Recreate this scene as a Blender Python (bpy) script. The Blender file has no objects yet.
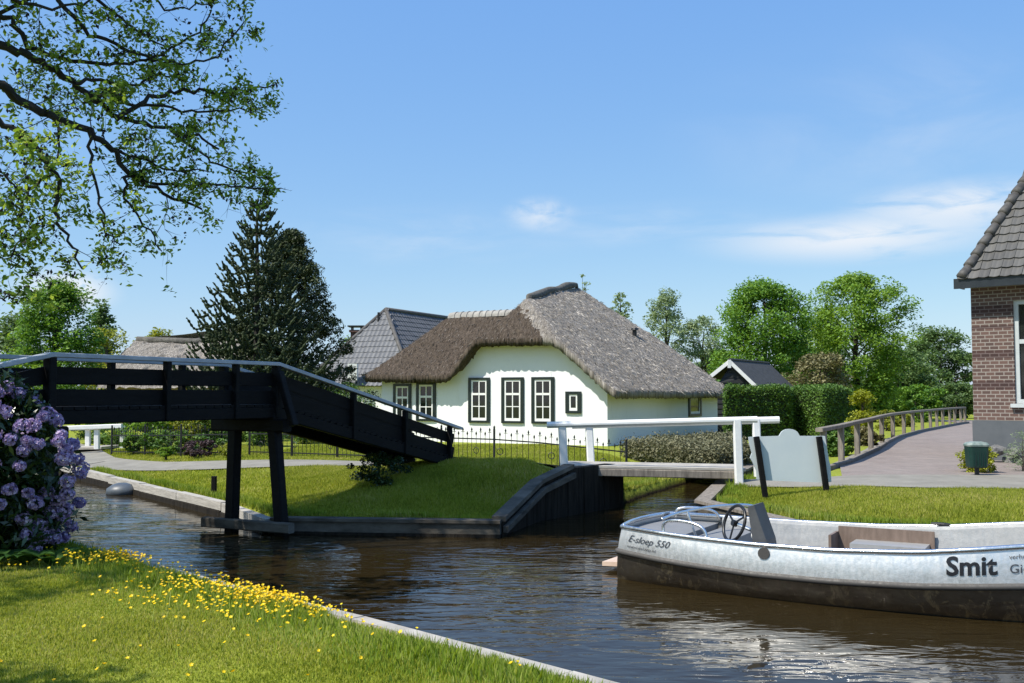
import bpy, bmesh, math, random
import numpy as np
from mathutils import Vector, Matrix
random.seed(7); RNG = np.random.default_rng(11)
R = math.radians
SC = bpy.context.scene
COL = SC.collection

# ------------------------------------------------------------------ camera
EYE = 2.1; F = 1000.0; PITCH = math.atan(53.5/1000.0)
cam_d = bpy.data.cameras.new('camera'); cam = bpy.data.objects.new('camera', cam_d); COL.objects.link(cam)
cam_d.sensor_width = 36; cam_d.lens = F/1024*36; cam_d.clip_start = 0.1; cam_d.clip_end = 3000
cam.location = (0, 0, EYE); cam.rotation_euler = (math.pi/2+PITCH, 0, 0)
SC.camera = cam
SC.view_settings.view_transform = 'Standard'; SC.view_settings.look = 'None'
SC.view_settings.exposure = 0.5; SC.view_settings.gamma = 1

def ray(px, py):
    x = (px-512)/F; y = (341.5-py)/F
    c, s = math.cos(PITCH), math.sin(PITCH)
    return Vector((x, c-y*s, s+y*c))
def at(px, py, Y):
    d = ray(px, py); k = Y/d.y
    return Vector((d.x*k, Y, EYE+d.z*k))
def ong(px, py, z):
    d = ray(px, py); k = (z-EYE)/d.z
    return Vector((d.x*k, d.y*k, z))
def onplane(px, py, p0, n):
    d = ray(px, py); o = Vector((0, 0, EYE))
    k = (p0-o).dot(n)/d.dot(n)
    return o+d*k

# ------------------------------------------------------------------ sun and sky
SUN_EL = 55.0
SUN_DIR = Vector((-0.87, -0.49, 0)).normalized()*math.cos(R(SUN_EL)); SUN_DIR.z = math.sin(R(SUN_EL))
sun_d = bpy.data.lights.new('sun', 'SUN'); sun = bpy.data.objects.new('sun', sun_d); COL.objects.link(sun)
sun_d.energy = 4.6; sun_d.angle = R(0.5); sun_d.color = (1.0, 0.95, 0.86)
sun.rotation_euler = SUN_DIR.to_track_quat('Z', 'Y').to_euler()
sun.location = (-20, -10, 30)

W = bpy.data.worlds.new('World'); SC.world = W; W.use_nodes = True
nt = W.node_tree; nt.nodes.clear()
def wn(t): return nt.nodes.new(t)
out = wn('ShaderNodeOutputWorld'); bg = wn('ShaderNodeBackground'); sky = wn('ShaderNodeTexSky')
sky.sky_type = 'NISHITA'; sky.sun_disc = False; sky.sun_elevation = R(SUN_EL)
sky.sun_rotation = math.atan2(SUN_DIR.x, SUN_DIR.y); sky.ozone_density = 2.2; sky.air_density = 1.0; sky.dust_density = 0.6
sky.altitude = 0
bg.inputs['Strength'].default_value = 0.12
tc = wn('ShaderNodeTexCoord')
def cloud(prev, centre, axes, scale, lo, hi, amt, col, rotz=0, warp=0.0):
    """soft cloud patch round one direction of the sky"""
    c = ray(*centre).normalized()
    mp = wn('ShaderNodeMapping'); mp.vector_type = 'POINT'
    sub = wn('ShaderNodeVectorMath'); sub.operation = 'SUBTRACT'; sub.inputs[1].default_value = c
    nt.links.new(tc.outputs['Generated'], sub.inputs[0])
    mp.inputs['Rotation'].default_value = (0, rotz, 0)
    nt.links.new(sub.outputs[0], mp.inputs['Vector'])
    mp.inputs['Scale'].default_value = (1/axes[0], 1/axes[2], 1/axes[1])
    ln = wn('ShaderNodeVectorMath'); ln.operation = 'LENGTH'; nt.links.new(mp.outputs[0], ln.inputs[0])
    fall = wn('ShaderNodeMapRange'); fall.inputs[1].default_value = 1.0; fall.inputs[2].default_value = 0.0
    fall.interpolation_type = 'SMOOTHSTEP'
    nt.links.new(ln.outputs['Value'], fall.inputs[0])
    no = wn('ShaderNodeTexNoise'); no.inputs['Scale'].default_value = scale; no.inputs['Detail'].default_value = 8
    no.inputs['Roughness'].default_value = 0.6; no.inputs['Distortion'].default_value = warp
    nt.links.new(mp.outputs[0], no.inputs['Vector'])
    mr = wn('ShaderNodeMapRange'); mr.inputs[1].default_value = lo; mr.inputs[2].default_value = hi
    mr.interpolation_type = 'SMOOTHSTEP'
    nt.links.new(no.outputs['Fac'], mr.inputs[0])
    mu = wn('ShaderNodeMath'); mu.operation = 'MULTIPLY'
    nt.links.new(fall.outputs[0], mu.inputs[0]); nt.links.new(mr.outputs[0], mu.inputs[1])
    m2 = wn('ShaderNodeMath'); m2.operation = 'MULTIPLY'; m2.inputs[1].default_value = amt
    nt.links.new(mu.outputs[0], m2.inputs[0])
    mix = wn('ShaderNodeMix'); mix.data_type = 'RGBA'
    nt.links.new(m2.outputs[0], mix.inputs[0]); nt.links.new(prev, mix.inputs[6]); mix.inputs[7].default_value = col
    return mix.outputs[2]
o = sky.outputs[0]
grade = wn('ShaderNodeVectorMath'); grade.operation = 'MULTIPLY_ADD'   # clear spring blue
grade.inputs[1].default_value = (.62, .55, .20); grade.inputs[2].default_value = (.36, 1.30, 4.25)
nt.links.new(o, grade.inputs[0]); o = grade.outputs[0]
CW = (5.0, 5.3, 5.7, 1)
o = cloud(o, (850, 238), (.17, .030, .3), 1.6, .26, .56, .95, CW, R(9), .5)
o = cloud(o, (960, 205), (.12, .030, .3), 1.7, .28, .6, .9, CW, R(14), .5)
o = cloud(o, (905, 120), (.25, .10, .4), 1.1, .35, .9, .35, CW, R(14), .6)
o = cloud(o, (540, 214), (.045, .022, .2), 1.3, .3, .65, .7, CW, R(-8), .3)
o = cloud(o, (430, 235), (.2, .04, .3), 1.5, .35, .85, .35, CW, R(-5), .4)
o = cloud(o, (640, 225), (.2, .03, .3), 1.6, .35, .85, .35, CW, 0, .4)
o = cloud(o, (66, 291), (.052, .026, .2), 2.2, .34, .46, 1.0, (5.6, 5.7, 5.8, 1), R(6), .2)
nt.links.new(o, bg.inputs['Color']); nt.links.new(bg.outputs[0], out.inputs[0])

# ------------------------------------------------------------------ materials
def new_mat(name):
    m = bpy.data.materials.new(name); m.use_nodes = True
    n = m.node_tree; b = n.nodes['Principled BSDF']
    return m, n, b
def lk(n, a, b): n.links.new(a, b)
def ramp(n, fac, cols):
    r = n.nodes.new('ShaderNodeValToRGB')
    e = r.color_ramp.elements
    e[0].position, e[0].color = cols[0][0], (*cols[0][1], 1)
    e[1].position, e[1].color = cols[-1][0], (*cols[-1][1], 1)
    for p, c in cols[1:-1]:
        x = e.new(p); x.color = (*c, 1)
    lk(n, fac, r.inputs[0]); return r.outputs[0]
def noise(n, scale, detail=6, rough=.6, mapping=None, coord='Object', dist=0):
    t = n.nodes.new('ShaderNodeTexCoord'); v = t.outputs[coord]
    if mapping:
        mp = n.nodes.new('ShaderNodeMapping'); mp.inputs['Scale'].default_value = mapping; lk(n, v, mp.inputs[0]); v = mp.outputs[0]
    x = n.nodes.new('ShaderNodeTexNoise'); x.inputs['Scale'].default_value = scale; x.inputs['Detail'].default_value = detail
    x.inputs['Roughness'].default_value = rough; x.inputs['Distortion'].default_value = dist
    lk(n, v, x.inputs['Vector']); return x.outputs['Fac']
def bump(n, b, h, strength=.4, dist=.02, prev=None):
    x = n.nodes.new('ShaderNodeBump'); x.inputs['Strength'].default_value = strength; x.inputs['Distance'].default_value = dist
    lk(n, h, x.inputs['Height'])
    if prev: lk(n, prev, x.inputs['Normal'])
    if b is not None: lk(n, x.outputs[0], b.inputs['Normal'])
    return x.outputs[0]
def mixc(n, fac, a, b, mode='MIX'):
    m = n.nodes.new('ShaderNodeMix'); m.data_type = 'RGBA'; m.blend_type = mode
    for v, i in ((fac, 0), (a, 6), (b, 7)):
        if isinstance(v, (int, float)): m.inputs[i].default_value = v
        elif isinstance(v, tuple): m.inputs[i].default_value = (*v, 1)
        else: lk(n, v, m.inputs[i])
    return m.outputs[2]
def simple(name, c0, c1, scale=6, rough=.7, metal=0, bs=.25, bd=.01, mapping=None, detail=6, spec=.5):
    m, n, b = new_mat(name)
    f = noise(n, scale, detail, .62, mapping)
    lk(n, ramp(n, f, [(.3, c0), (.7, c1)]), b.inputs['Base Color'])
    b.inputs['Roughness'].default_value = rough; b.inputs['Metallic'].default_value = metal
    b.inputs['Specular IOR Level'].default_value = spec
    if bs: bump(n, b, noise(n, scale*4, 5, .6, mapping), bs, bd)
    return m
def leafmat(name, cols, trans=.35, rough=.55, spec=.3):
    """foliage: colour varies leaf by leaf, light also comes through"""
    m, n, b = new_mat(name)
    g = n.nodes.new('ShaderNodeNewGeometry')
    f2 = noise(n, .9, 3, .5)
    add = n.nodes.new('ShaderNodeMath'); add.operation = 'MULTIPLY_ADD'; add.inputs[1].default_value = .6
    mm = n.nodes.new('ShaderNodeMath'); mm.operation = 'MULTIPLY_ADD'; mm.inputs[1].default_value = .9; mm.inputs[2].default_value = -.25
    lk(n, f2, mm.inputs[0])
    lk(n, g.outputs['Random Per Island'], add.inputs[0]); lk(n, mm.outputs[0], add.inputs[2])
    c = ramp(n, add.outputs[0], cols)
    lk(n, c, b.inputs['Base Color']); b.inputs['Roughness'].default_value = rough; b.inputs['Specular IOR Level'].default_value = spec
    tr = n.nodes.new('ShaderNodeBsdfTranslucent')
    hs = n.nodes.new('ShaderNodeHueSaturation'); hs.inputs['Saturation'].default_value = 1.1; hs.inputs['Value'].default_value = 1.25
    hs.inputs['Hue'].default_value = .485
    lk(n, c, hs.inputs['Color']); lk(n, hs.outputs[0], tr.inputs['Color'])
    mx = n.nodes.new('ShaderNodeMixShader'); mx.inputs[0].default_value = trans
    lk(n, b.outputs[0], mx.inputs[1]); lk(n, tr.outputs[0], mx.inputs[2])
    lk(n, mx.outputs[0], n.nodes['Material Output'].inputs['Surface'])
    return m

M = {}
M['black_wood'] = simple('black_stained_wood', (.0022, .0022, .0026), (.007, .0068, .007), 3, .7, mapping=(1, 1, 6), bs=.4, spec=.18)
M['rail_grey'] = simple('grey_painted_rail', (.30, .33, .37), (.46, .48, .50), 5, .55, bs=.1)
M['white_paint'] = simple('white_paint', (.70, .70, .68), (.82, .82, .80), 4, .5, bs=.15)
M['white_trim'] = simple('white_trim', (.74, .74, .72), (.82, .82, .80), 5, .45, bs=.05)
M['green_black'] = simple('dark_green_frame_paint', (.008, .014, .013), (.014, .022, .02), 5, .35, bs=.05)
M['weather_wood'] = simple('weathered_grey_wood', (.11, .095, .08), (.29, .255, .215), 3, .8, mapping=(6, 6, 1), bs=.5, spec=.2)
M['pale_wood'] = simple('sun_bleached_boards', (.26, .24, .21), (.46, .43, .38), 3, .8, mapping=(1, 1, 8), bs=.5)
M['edge_wood'] = simple('canal_edge_timber', (.03, .026, .021), (.17, .15, .12), 1.6, .85, mapping=(1, 1, 2.5), bs=.6, bd=.02, spec=.15)
M['edge_dark'] = simple('damp_dark_timber', (.009, .0075, .006), (.036, .030, .023), 2.5, .8, mapping=(5, 5, .6), bs=.6, bd=.03, spec=.12)
M['iron'] = simple('black_iron', (.006, .006, .007), (.015, .015, .016), 8, .45, bs=.1)
M['concrete'] = simple('pale_path', (.175, .162, .135), (.255, .238, .20), 2.2, .9, bs=.3, detail=10)
M['bark'] = simple('grey_brown_bark', (.025, .02, .016), (.075, .06, .048), 6, .9, mapping=(1, 1, .3), bs=.8, bd=.03)
M['dark_bark'] = simple('dark_bark', (.010, .009, .008), (.032, .028, .024), 7, .9, bs=.6, bd=.02)
M['sign_panel'] = simple('pale_blue_grey_panel', (.50, .56, .58), (.56, .61, .62), 2, .5, bs=.03)
M['bin_green'] = simple('dark_green_plastic', (.002, .022, .017), (.004, .034, .026), 5, .4, bs=.05)
M['bin_lid'] = simple('pale_worn_lid', (.08, .14, .12), (.30, .33, .30), 9, .5, bs=.05)
M['rock'] = simple('grey_rockery_stone', (.08, .08, .08), (.24, .23, .22), 5, .9, bs=.8, bd=.05)
M['float'] = simple('grey_rubber_float', (.05, .06, .075), (.10, .115, .13), 3, .45, bs=.03)
M['plinth'] = simple('grey_painted_plinth', (.075, .085, .095), (.10, .11, .12), 3, .7, bs=.1)
M['slate_trim'] = simple('dark_blue_eave_paint', (.012, .016, .022), (.022, .028, .035), 5, .4, bs=.03)
M['soffit'] = simple('grey_soffit', (.30, .30, .30), (.38, .38, .37), 5, .6, bs=.03)
M['black_paint'] = simple('black_decal', (.006, .006, .008), (.012, .012, .014), 5, .4, bs=0)
M['grey_decal'] = simple('grey_decal', (.03, .035, .045), (.05, .055, .065), 5, .4, bs=0)
M['black_plastic'] = simple('black_plastic', (.008, .008, .009), (.016, .016, .017), 5, .35, bs=.03)
M['brown_shade_board'] = simple('brown_hull_shade_and_board', (.12, .085, .065), (.20, .145, .115), 3, .6, mapping=(6, 1, 1), bs=.2)  # reflected shade inside the boat put into the brown; its boards share it
M['console'] = simple('grey_console', (.05, .052, .056), (.085, .088, .092), 4, .45, bs=.05)
M['path_grey_roof'] = simple('weathered_felt', (.028, .029, .031), (.06, .06, .062), 6, .85, bs=.4)
M['rope'] = simple('rope', (.10, .09, .07), (.22, .2, .16), 30, .9, bs=.2)
M['weatherboard'] = simple('black_weatherboard', (.010, .011, .012), (.022, .023, .025), 6, .6, mapping=(1, 1, 5), bs=.3)
M['earth'] = simple('dark_bed_soil', (.02, .015, .01), (.05, .038, .026), 6, .95, bs=.6, bd=.05)
M['chimney'] = simple('brown_chimney_brick', (.06, .03, .025), (.13, .07, .055), 9, .85, bs=.4)

def glass_mat():
    m, n, b = new_mat('window_glass')
    b.inputs['Base Color'].default_value = (.012, .014, .014, 1); b.inputs['Roughness'].default_value = .06
    b.inputs['Specular IOR Level'].default_value = .6
    bump(n, b, noise(n, 1.3, 2), .08, .02)
    return m
M['glass'] = glass_mat()

def plaster():
    m, n, b = new_mat('white_limewashed_wall')
    f = noise(n, 1.4, 8, .65)
    g = noise(n, 12, 6, .7)
    c = mixc(n, g, ramp(n, f, [(.3, (.74, .74, .75)), (.65, (.80, .80, .81))]), (.82, .82, .83))
    st = noise(n, 2.2, 8, .7, (1, 1, .25))
    c = mixc(n, ramp(n, st, [(.56, (0, 0, 0)), (.8, (.35, .35, .35))]), c, (.52, .52, .47))
    lk(n, c, b.inputs['Base Color']); b.inputs['Roughness'].default_value = .85
    br = n.nodes.new('ShaderNodeTexBrick'); br.inputs['Scale'].default_value = 1
    br.inputs['Brick Width'].default_value = .22; br.inputs['Row Height'].default_value = .065; br.inputs['Mortar Size'].default_value = .008
    uv = n.nodes.new('ShaderNodeUVMap'); lk(n, uv.outputs[0], br.inputs['Vector'])
    h = bump(n, None, br.outputs['Fac'], -.35, .006)
    bump(n, b, noise(n, 9, 6, .65), .25, .01, h)
    return m
M['plaster'] = plaster()

def brickmat():
    m, n, b = new_mat('brown_red_brick')
    uv = n.nodes.new('ShaderNodeUVMap')
    br = n.nodes.new('ShaderNodeTexBrick'); lk(n, uv.outputs[0], br.inputs['Vector'])
    br.inputs['Scale'].default_value = 1; br.inputs['Brick Width'].default_value = .20; br.inputs['Row Height'].default_value = .088
    br.inputs['Mortar Size'].default_value = .011; br.inputs['Mortar Smooth'].default_value = .15; br.inputs['Bias'].default_value = -.1
    br.inputs['Color1'].default_value = (.115, .066, .052, 1); br.inputs['Color2'].default_value = (.055, .033, .028, 1)
    br.inputs['Mortar'].default_value = (.29, .265, .235, 1)
    # bands of darker bricks
    sp = n.nodes.new('ShaderNodeSeparateXYZ'); lk(n, uv.outputs[0], sp.inputs[0])
    f = noise(n, 7, 6, .7)
    c = mixc(n, f, br.outputs['Color'], (.16, .10, .085), 'MIX')
    c = mixc(n, .35, br.outputs['Color'], c)
    band = None
    for lo, hi in ((1.47, 1.66), (.73, .93), (2.52, 2.73), (2.17, 2.24)):
        g1 = n.nodes.new('ShaderNodeMath'); g1.operation = 'GREATER_THAN'; g1.inputs[1].default_value = lo; lk(n, sp.outputs[1], g1.inputs[0])
        g2 = n.nodes.new('ShaderNodeMath'); g2.operation = 'LESS_THAN'; g2.inputs[1].default_value = hi; lk(n, sp.outputs[1], g2.inputs[0])
        mu = n.nodes.new('ShaderNodeMath'); mu.operation = 'MULTIPLY'; lk(n, g1.outputs[0], mu.inputs[0]); lk(n, g2.outputs[0], mu.inputs[1])
        if band is None: band = mu.outputs[0]
        else:
            ad = n.nodes.new('ShaderNodeMath'); ad.operation = 'ADD'; lk(n, band, ad.inputs[0]); lk(n, mu.outputs[0], ad.inputs[1]); band = ad.outputs[0]
    dk = mixc(n, 1.0, c, (.50, .42, .44), 'MULTIPLY')
    c = mixc(n, band, c, dk)
    lk(n, c, b.inputs['Base Color']); b.inputs['Roughness'].default_value = .85
    h = bump(n, None, br.outputs['Fac'], -.7, .008)
    bump(n, b, noise(n, 30, 4, .6), .25, .006, h)
    return m
M['brick'] = brickmat()

def thatch():
    m, n, b = new_mat('weathered_reed_thatch')
    uv = n.nodes.new('ShaderNodeUVMap')
    def nz(scale, mp, d=8, r=.65):
        mm = n.nodes.new('ShaderNodeMapping'); mm.inputs['Scale'].default_value = mp; lk(n, uv.outputs[0], mm.inputs[0])
        x = n.nodes.new('ShaderNodeTexNoise'); x.inputs['Scale'].default_value = scale; x.inputs['Detail'].default_value = d; x.inputs['Roughness'].default_value = r
        lk(n, mm.outputs[0], x.inputs['Vector']); return x.outputs['Fac']
    straw = nz(9, (2.6, .55, 1), 10, .75)
    patch = nz(.8, (1, 1, 1), 6, .6)
    fine = nz(40, (1.4, .7, 1), 5, .7)
    c = ramp(n, straw, [(.32, (.075, .067, .058)), (.46, (.26, .237, .212)), (.56, (.44, .405, .365)), (.68, (.74, .69, .63))])
    c = mixc(n, ramp(n, patch, [(.35, (0, 0, 0)), (.75, (.55, .55, .55))]), c, (.20, .175, .15), 'MIX')
    c2 = ramp(n, fine, [(.34, (.36, .36, .36)), (.5, (1, .98, .95)), (.66, (1.75, 1.7, 1.62))])
    c = mixc(n, .9, c, c2, 'MULTIPLY')
    moss = nz(2.3, (1, .6, 1), 7, .7)
    c = mixc(n, ramp(n, moss, [(.58, (0, 0, 0)), (.75, (.35, .35, .35))]), c, (.13, .13, .09))
    lk(n, c, b.inputs['Base Color']); b.inputs['Roughness'].default_value = .95; b.inputs['Specular IOR Level'].default_value = .15
    h = bump(n, None, straw, .9, .10)
    bump(n, b, fine, .8, .05, h)
    return m
M['thatch'] = thatch()
M['thatch_ridge'] = simple('dark_turf_ridge', (.05, .046, .042), (.16, .15, .13), 5, .95, bs=.9, bd=.06)
M['ridge_tile_pale'] = simple('pale_ridge_tiles', (.20, .19, .17), (.36, .34, .31), 5, .8, bs=.4)

def tilemat(name, a, bc, dirt):
    m, n, b = new_mat(name)
    g = n.nodes.new('ShaderNodeNewGeometry')
    c = ramp(n, g.outputs['Random Per Island'], [(0, a), (1, bc)])
    c = mixc(n, ramp(n, noise(n, 5, 8, .7), [(.35, (0, 0, 0)), (.7, (.7, .7, .7))]), c, dirt)
    lk(n, c, b.inputs['Base Color']); b.inputs['Roughness'].default_value = .6
    bump(n, b, noise(n, 30, 4), .2, .006)
    return m
M['tile_grey'] = tilemat('grey_roof_tile', (.055, .054, .052), (.115, .112, .105), (.09, .085, .075))
M['tile_slate'] = tilemat('blue_grey_roof_tile', (.105, .11, .122), (.14, .145, .155), (.115, .115, .12))
M['tile_ridge'] = simple('ridge_tile', (.045, .042, .038), (.105, .098, .09), 6, .7, bs=.3)

def pavemat():
    m, n, b = new_mat('reddish_brick_paving')
    t = n.nodes.new('ShaderNodeTexCoord')
    mp = n.nodes.new('ShaderNodeMapping'); mp.inputs['Rotation'].default_value = (0, 0, R(33)); lk(n, t.outputs['Object'], mp.inputs[0])
    br = n.nodes.new('ShaderNodeTexBrick'); lk(n, mp.outputs[0], br.inputs['Vector'])
    br.inputs['Scale'].default_value = 1; br.inputs['Brick Width'].default_value = .21; br.inputs['Row Height'].default_value = .07
    br.inputs['Mortar Size'].default_value = .008
    br.inputs['Color1'].default_value = (.185, .145, .125, 1); br.inputs['Color2'].default_value = (.26, .21, .185, 1); br.inputs['Mortar'].default_value = (.15, .13, .115, 1)
    f = noise(n, .7, 7, .65)
    c = mixc(n, ramp(n, f, [(.35, (0, 0, 0)), (.7, (.6, .6, .6))]), br.outputs['Color'], (.26, .225, .20))
    c = mixc(n, .8, c, ramp(n, noise(n, 2.6, 9, .75), [(.3, (.72, .72, .72)), (.7, (1.22, 1.2, 1.18))]), 'MULTIPLY')
    c = mixc(n, ramp(n, noise(n, 1.9, 5, .6), [(.70, (0, 0, 0)), (.76, (.7, .7, .7))]), c, (.42, .40, .37))
    lk(n, c, b.inputs['Base Color']); b.inputs['Roughness'].default_value = .85
    bump(n, b, br.outputs['Fac'], -.3, .005)
    return m
M['paving'] = pavemat()

def groundmat():
    m, n, b = new_mat('turf_ground')
    f = noise(n, .35, 8, .65); g = noise(n, 9, 8, .7)
    c = ramp(n, g, [(.3, (.15, .18, .022)), (.5, (.23, .27, .03)), (.7, (.31, .33, .05))])
    c = mixc(n, ramp(n, f, [(.4, (0, 0, 0)), (.7, (.55, .55, .55))]), c, (.17, .19, .05))
    geo = n.nodes.new('ShaderNodeNewGeometry'); sp = n.nodes.new('ShaderNodeSeparateXYZ'); lk(n, geo.outputs['Position'], sp.inputs[0])
    mr = n.nodes.new('ShaderNodeMapRange'); mr.inputs[1].default_value = .02; mr.inputs[2].default_value = .14; lk(n, sp.outputs[2], mr.inputs[0])
    c = mixc(n, mr.outputs[0], (.03, .022, .013), c)
    lk(n, c, b.inputs['Base Color']); b.inputs['Roughness'].default_value = .95; b.inputs['Specular IOR Level'].default_value = .1
    bump(n, b, g, .8, .04)
    return m
M['ground'] = groundmat()
GRASS_RAMP = [(.1, (.155, .205, .024)), (.4, (.28, .33, .04)), (.65, (.37, .40, .065)), (.95, (.56, .50, .19))]
M['grass'] = leafmat('grass_blades', GRASS_RAMP, .4, .6, .2)
M['long_grass'] = leafmat('long_grass_blades', [(.1, (.14, .22, .025)), (.5, (.26, .36, .042)), (.95, (.46, .48, .15))], .42, .55, .25)

def watermat():
    m, n, b = new_mat('peaty_canal_water')
    b.inputs['Base Color'].default_value = (.021, .0145, .0055, 1)
    b.inputs['Roughness'].default_value = .03; b.inputs['IOR'].default_value = 1.333; b.inputs['Specular IOR Level'].default_value = .31
    t = n.nodes.new('ShaderNodeTexCoord')
    def nz(scale, mp, rot, d=3, r=.5, dist=.4):
        mm = n.nodes.new('ShaderNodeMapping'); mm.inputs['Scale'].default_value = mp; mm.inputs['Rotation'].default_value = (0, 0, rot)
        lk(n, t.outputs['Object'], mm.inputs[0])
        x = n.nodes.new('ShaderNodeTexNoise'); x.inputs['Scale'].default_value = scale; x.inputs['Detail'].default_value = d
        x.inputs['Roughness'].default_value = r; x.inputs['Distortion'].default_value = dist
        lk(n, mm.outputs[0], x.inputs['Vector']); return x.outputs['Fac']
    a = nz(1.7, (.5, 1.15, 1), R(12), 3)
    c = nz(6.0, (.38, 1.0, 1), R(-8), 2, .5, .7)
    calm = nz(.28, (1, 1, 1), 0, 3, .5, 0)
    mr = n.nodes.new('ShaderNodeMapRange'); mr.inputs[1].default_value = .38; mr.inputs[2].default_value = .62; mr.inputs[3].default_value = .22; mr.inputs[4].default_value = 1.1
    lk(n, calm, mr.inputs[0])
    def dampd(f):
        mu = n.nodes.new('ShaderNodeMath'); mu.operation = 'MULTIPLY'; lk(n, f, mu.inputs[0]); lk(n, mr.outputs[0], mu.inputs[1]); return mu.outputs[0]
    h = bump(n, None, dampd(a), .7, .038)
    bump(n, b, dampd(c), .8, .022, h)
    return m
M['water'] = watermat()

def alu(name, base, rough, metal=.95, dirt=None, scuff_glint=False):
    m, n, b = new_mat(name)
    f = noise(n, 3, 8, .65, (1, 1, 3)); g = noise(n, 25, 6, .7, (1, 1, .35))
    c = ramp(n, f, [(.3, tuple(x*.86 for x in base)), (.7, base)])
    if dirt: c = mixc(n, ramp(n, noise(n, 2.2, 8, .7, (1, 1, 2)), [(.4, (0, 0, 0)), (.75, (.8, .8, .8))]), c, dirt)
    if scuff_glint:  # gold scuffs, with the golden reflections on them put into the colour
        s = noise(n, 4, 10, .72, (1.4, 1.4, .7), dist=2.0)
        pz = noise(n, .9, 2, .5)
        c = mixc(n, mixc(n, 1.0, ramp(n, s, [(.53, (0, 0, 0)), (.61, (.95, .95, .95))]), ramp(n, pz, [(.36, (0, 0, 0)), (.58, (1, 1, 1))]), 'MULTIPLY'), c, (.55, .48, .34))
    lk(n, c, b.inputs['Base Color']); b.inputs['Metallic'].default_value = metal
    mr = n.nodes.new('ShaderNodeMapRange'); mr.inputs[1].default_value = .3; mr.inputs[2].default_value = .7
    mr.inputs[3].default_value = rough*.8; mr.inputs[4].default_value = rough*1.35; lk(n, g, mr.inputs[0]); lk(n, mr.outputs[0], b.inputs['Roughness'])
    bump(n, b, noise(n, 2.2, 5, .6), .35, .035)
    return m
M['alu_bright'] = alu('bright_brushed_aluminium', (.80, .80, .79), .40, .8)
M['alu_in'] = alu('dull_white_aluminium', (.42, .42, .415), .45, .45)
M['alu_floor'] = alu('grey_tread_floor', (.24, .24, .24), .6, .2)
M['alu_dark'] = alu('stained_lower_hull', (.30, .27, .23), .32, .9, (.12, .10, .085), True)
M['alu_rub'] = alu('worn_rub_rail', (.085, .08, .075), .6, .3)
M['tube'] = alu('polished_tube', (.80, .80, .80), .22)

# leaves
M['lf_over'] = leafmat('fresh_ash_leaves', [(0.1, (0.067, 0.133, 0.028)), (0.5, (0.191, 0.313, 0.049)), (0.95, (0.446, 0.558, 0.112))], .5)
M['lf_mid'] = leafmat('mid_green_leaves', [(0.1, (0.048, 0.12, 0.022)), (0.5, (0.12, 0.251, 0.039)), (0.95, (0.261, 0.413, 0.065))], .38)
M['lf_bright'] = leafmat('bright_green_leaves', [(0.1, (0.082, 0.167, 0.023)), (0.5, (0.167, 0.299, 0.043)), (0.95, (0.299, 0.433, 0.075))], .4)
M['lf_pale'] = leafmat('pale_grey_green_leaves', [(0.1, (0.134, 0.192, 0.096)), (0.5, (0.221, 0.298, 0.144)), (0.95, (0.365, 0.442, 0.23))], .35)
M['lf_far'] = leafmat('dull_green_leaves', [(0.1, (0.057, 0.106, 0.036)), (0.5, (0.106, 0.179, 0.057)), (0.95, (0.188, 0.269, 0.098))], .35)
M['lf_gold'] = leafmat('golden_green_leaves', [(0.1, (0.128, 0.15, 0.018)), (0.5, (0.24, 0.277, 0.036)), (0.95, (0.39, 0.405, 0.075))], .35)
M['lf_olive'] = leafmat('olive_brown_leaves', [(0.1, (0.078, 0.075, 0.029)), (0.5, (0.176, 0.169, 0.072)), (0.95, (0.325, 0.286, 0.143))], .25)
M['lf_yellow'] = leafmat('yellow_green_leaves', [(0.1, (0.161, 0.196, 0.016)), (0.5, (0.299, 0.333, 0.034)), (0.95, (0.46, 0.471, 0.069))], .35)
M['lf_hedge'] = leafmat('dense_hedge_leaves', [(0.1, (0.035, 0.081, 0.018)), (0.5, (0.091, 0.183, 0.031)), (0.95, (0.204, 0.323, 0.06))], .25)
M['lf_clip'] = leafmat('clipped_grey_olive_leaves', [(0.1, (0.062, 0.067, 0.031)), (0.5, (0.14, 0.14, 0.073)), (0.95, (0.269, 0.252, 0.146))], .2)
M['lf_conifer'] = leafmat('dark_conifer_sprays', [(0.1, (0.019, 0.03, 0.012)), (0.5, (0.039, 0.058, 0.019)), (0.95, (0.083, 0.109, 0.031))], .1)
M['lf_rhodo'] = leafmat('glossy_dark_evergreen_leaves', [(.1, (.010, .026, .008)), (.5, (.022, .05, .012)), (.95, (.07, .11, .025))], .12, .32, .6)
M['lf_purple'] = leafmat('purple_brown_leaves', [(.1, (.03, .02, .022)), (.5, (.075, .045, .05)), (.95, (.13, .09, .085))], .25)
M['lf_dock'] = leafmat('broad_dock_leaves', [(.1, (.02, .06, .014)), (.5, (.04, .10, .02)), (.95, (.08, .15, .03))], .3, .45)
M['petal'] = leafmat('lilac_petals', [(.1, (.22, .15, .33)), (.5, (.48, .36, .58)), (.95, (.86, .74, .88))], .35, .5)
M['buttercup'] = leafmat('buttercup_petals', [(.1, (.72, .46, .008)), (.5, (.85, .58, .01)), (.95, (.9, .70, .03))], .3, .4)
def monkeymat():
    m, n, b = new_mat('scaly_dark_green_branch')
    f = noise(n, 5, 6, .7)
    lk(n, ramp(n, f, [(.3, (.016, .026, .012)), (.7, (.05, .068, .028))]), b.inputs['Base Color']); b.inputs['Roughness'].default_value = .75; b.inputs['Specular IOR Level'].default_value = .2
    return m
M['monkey'] = monkeymat()

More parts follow.
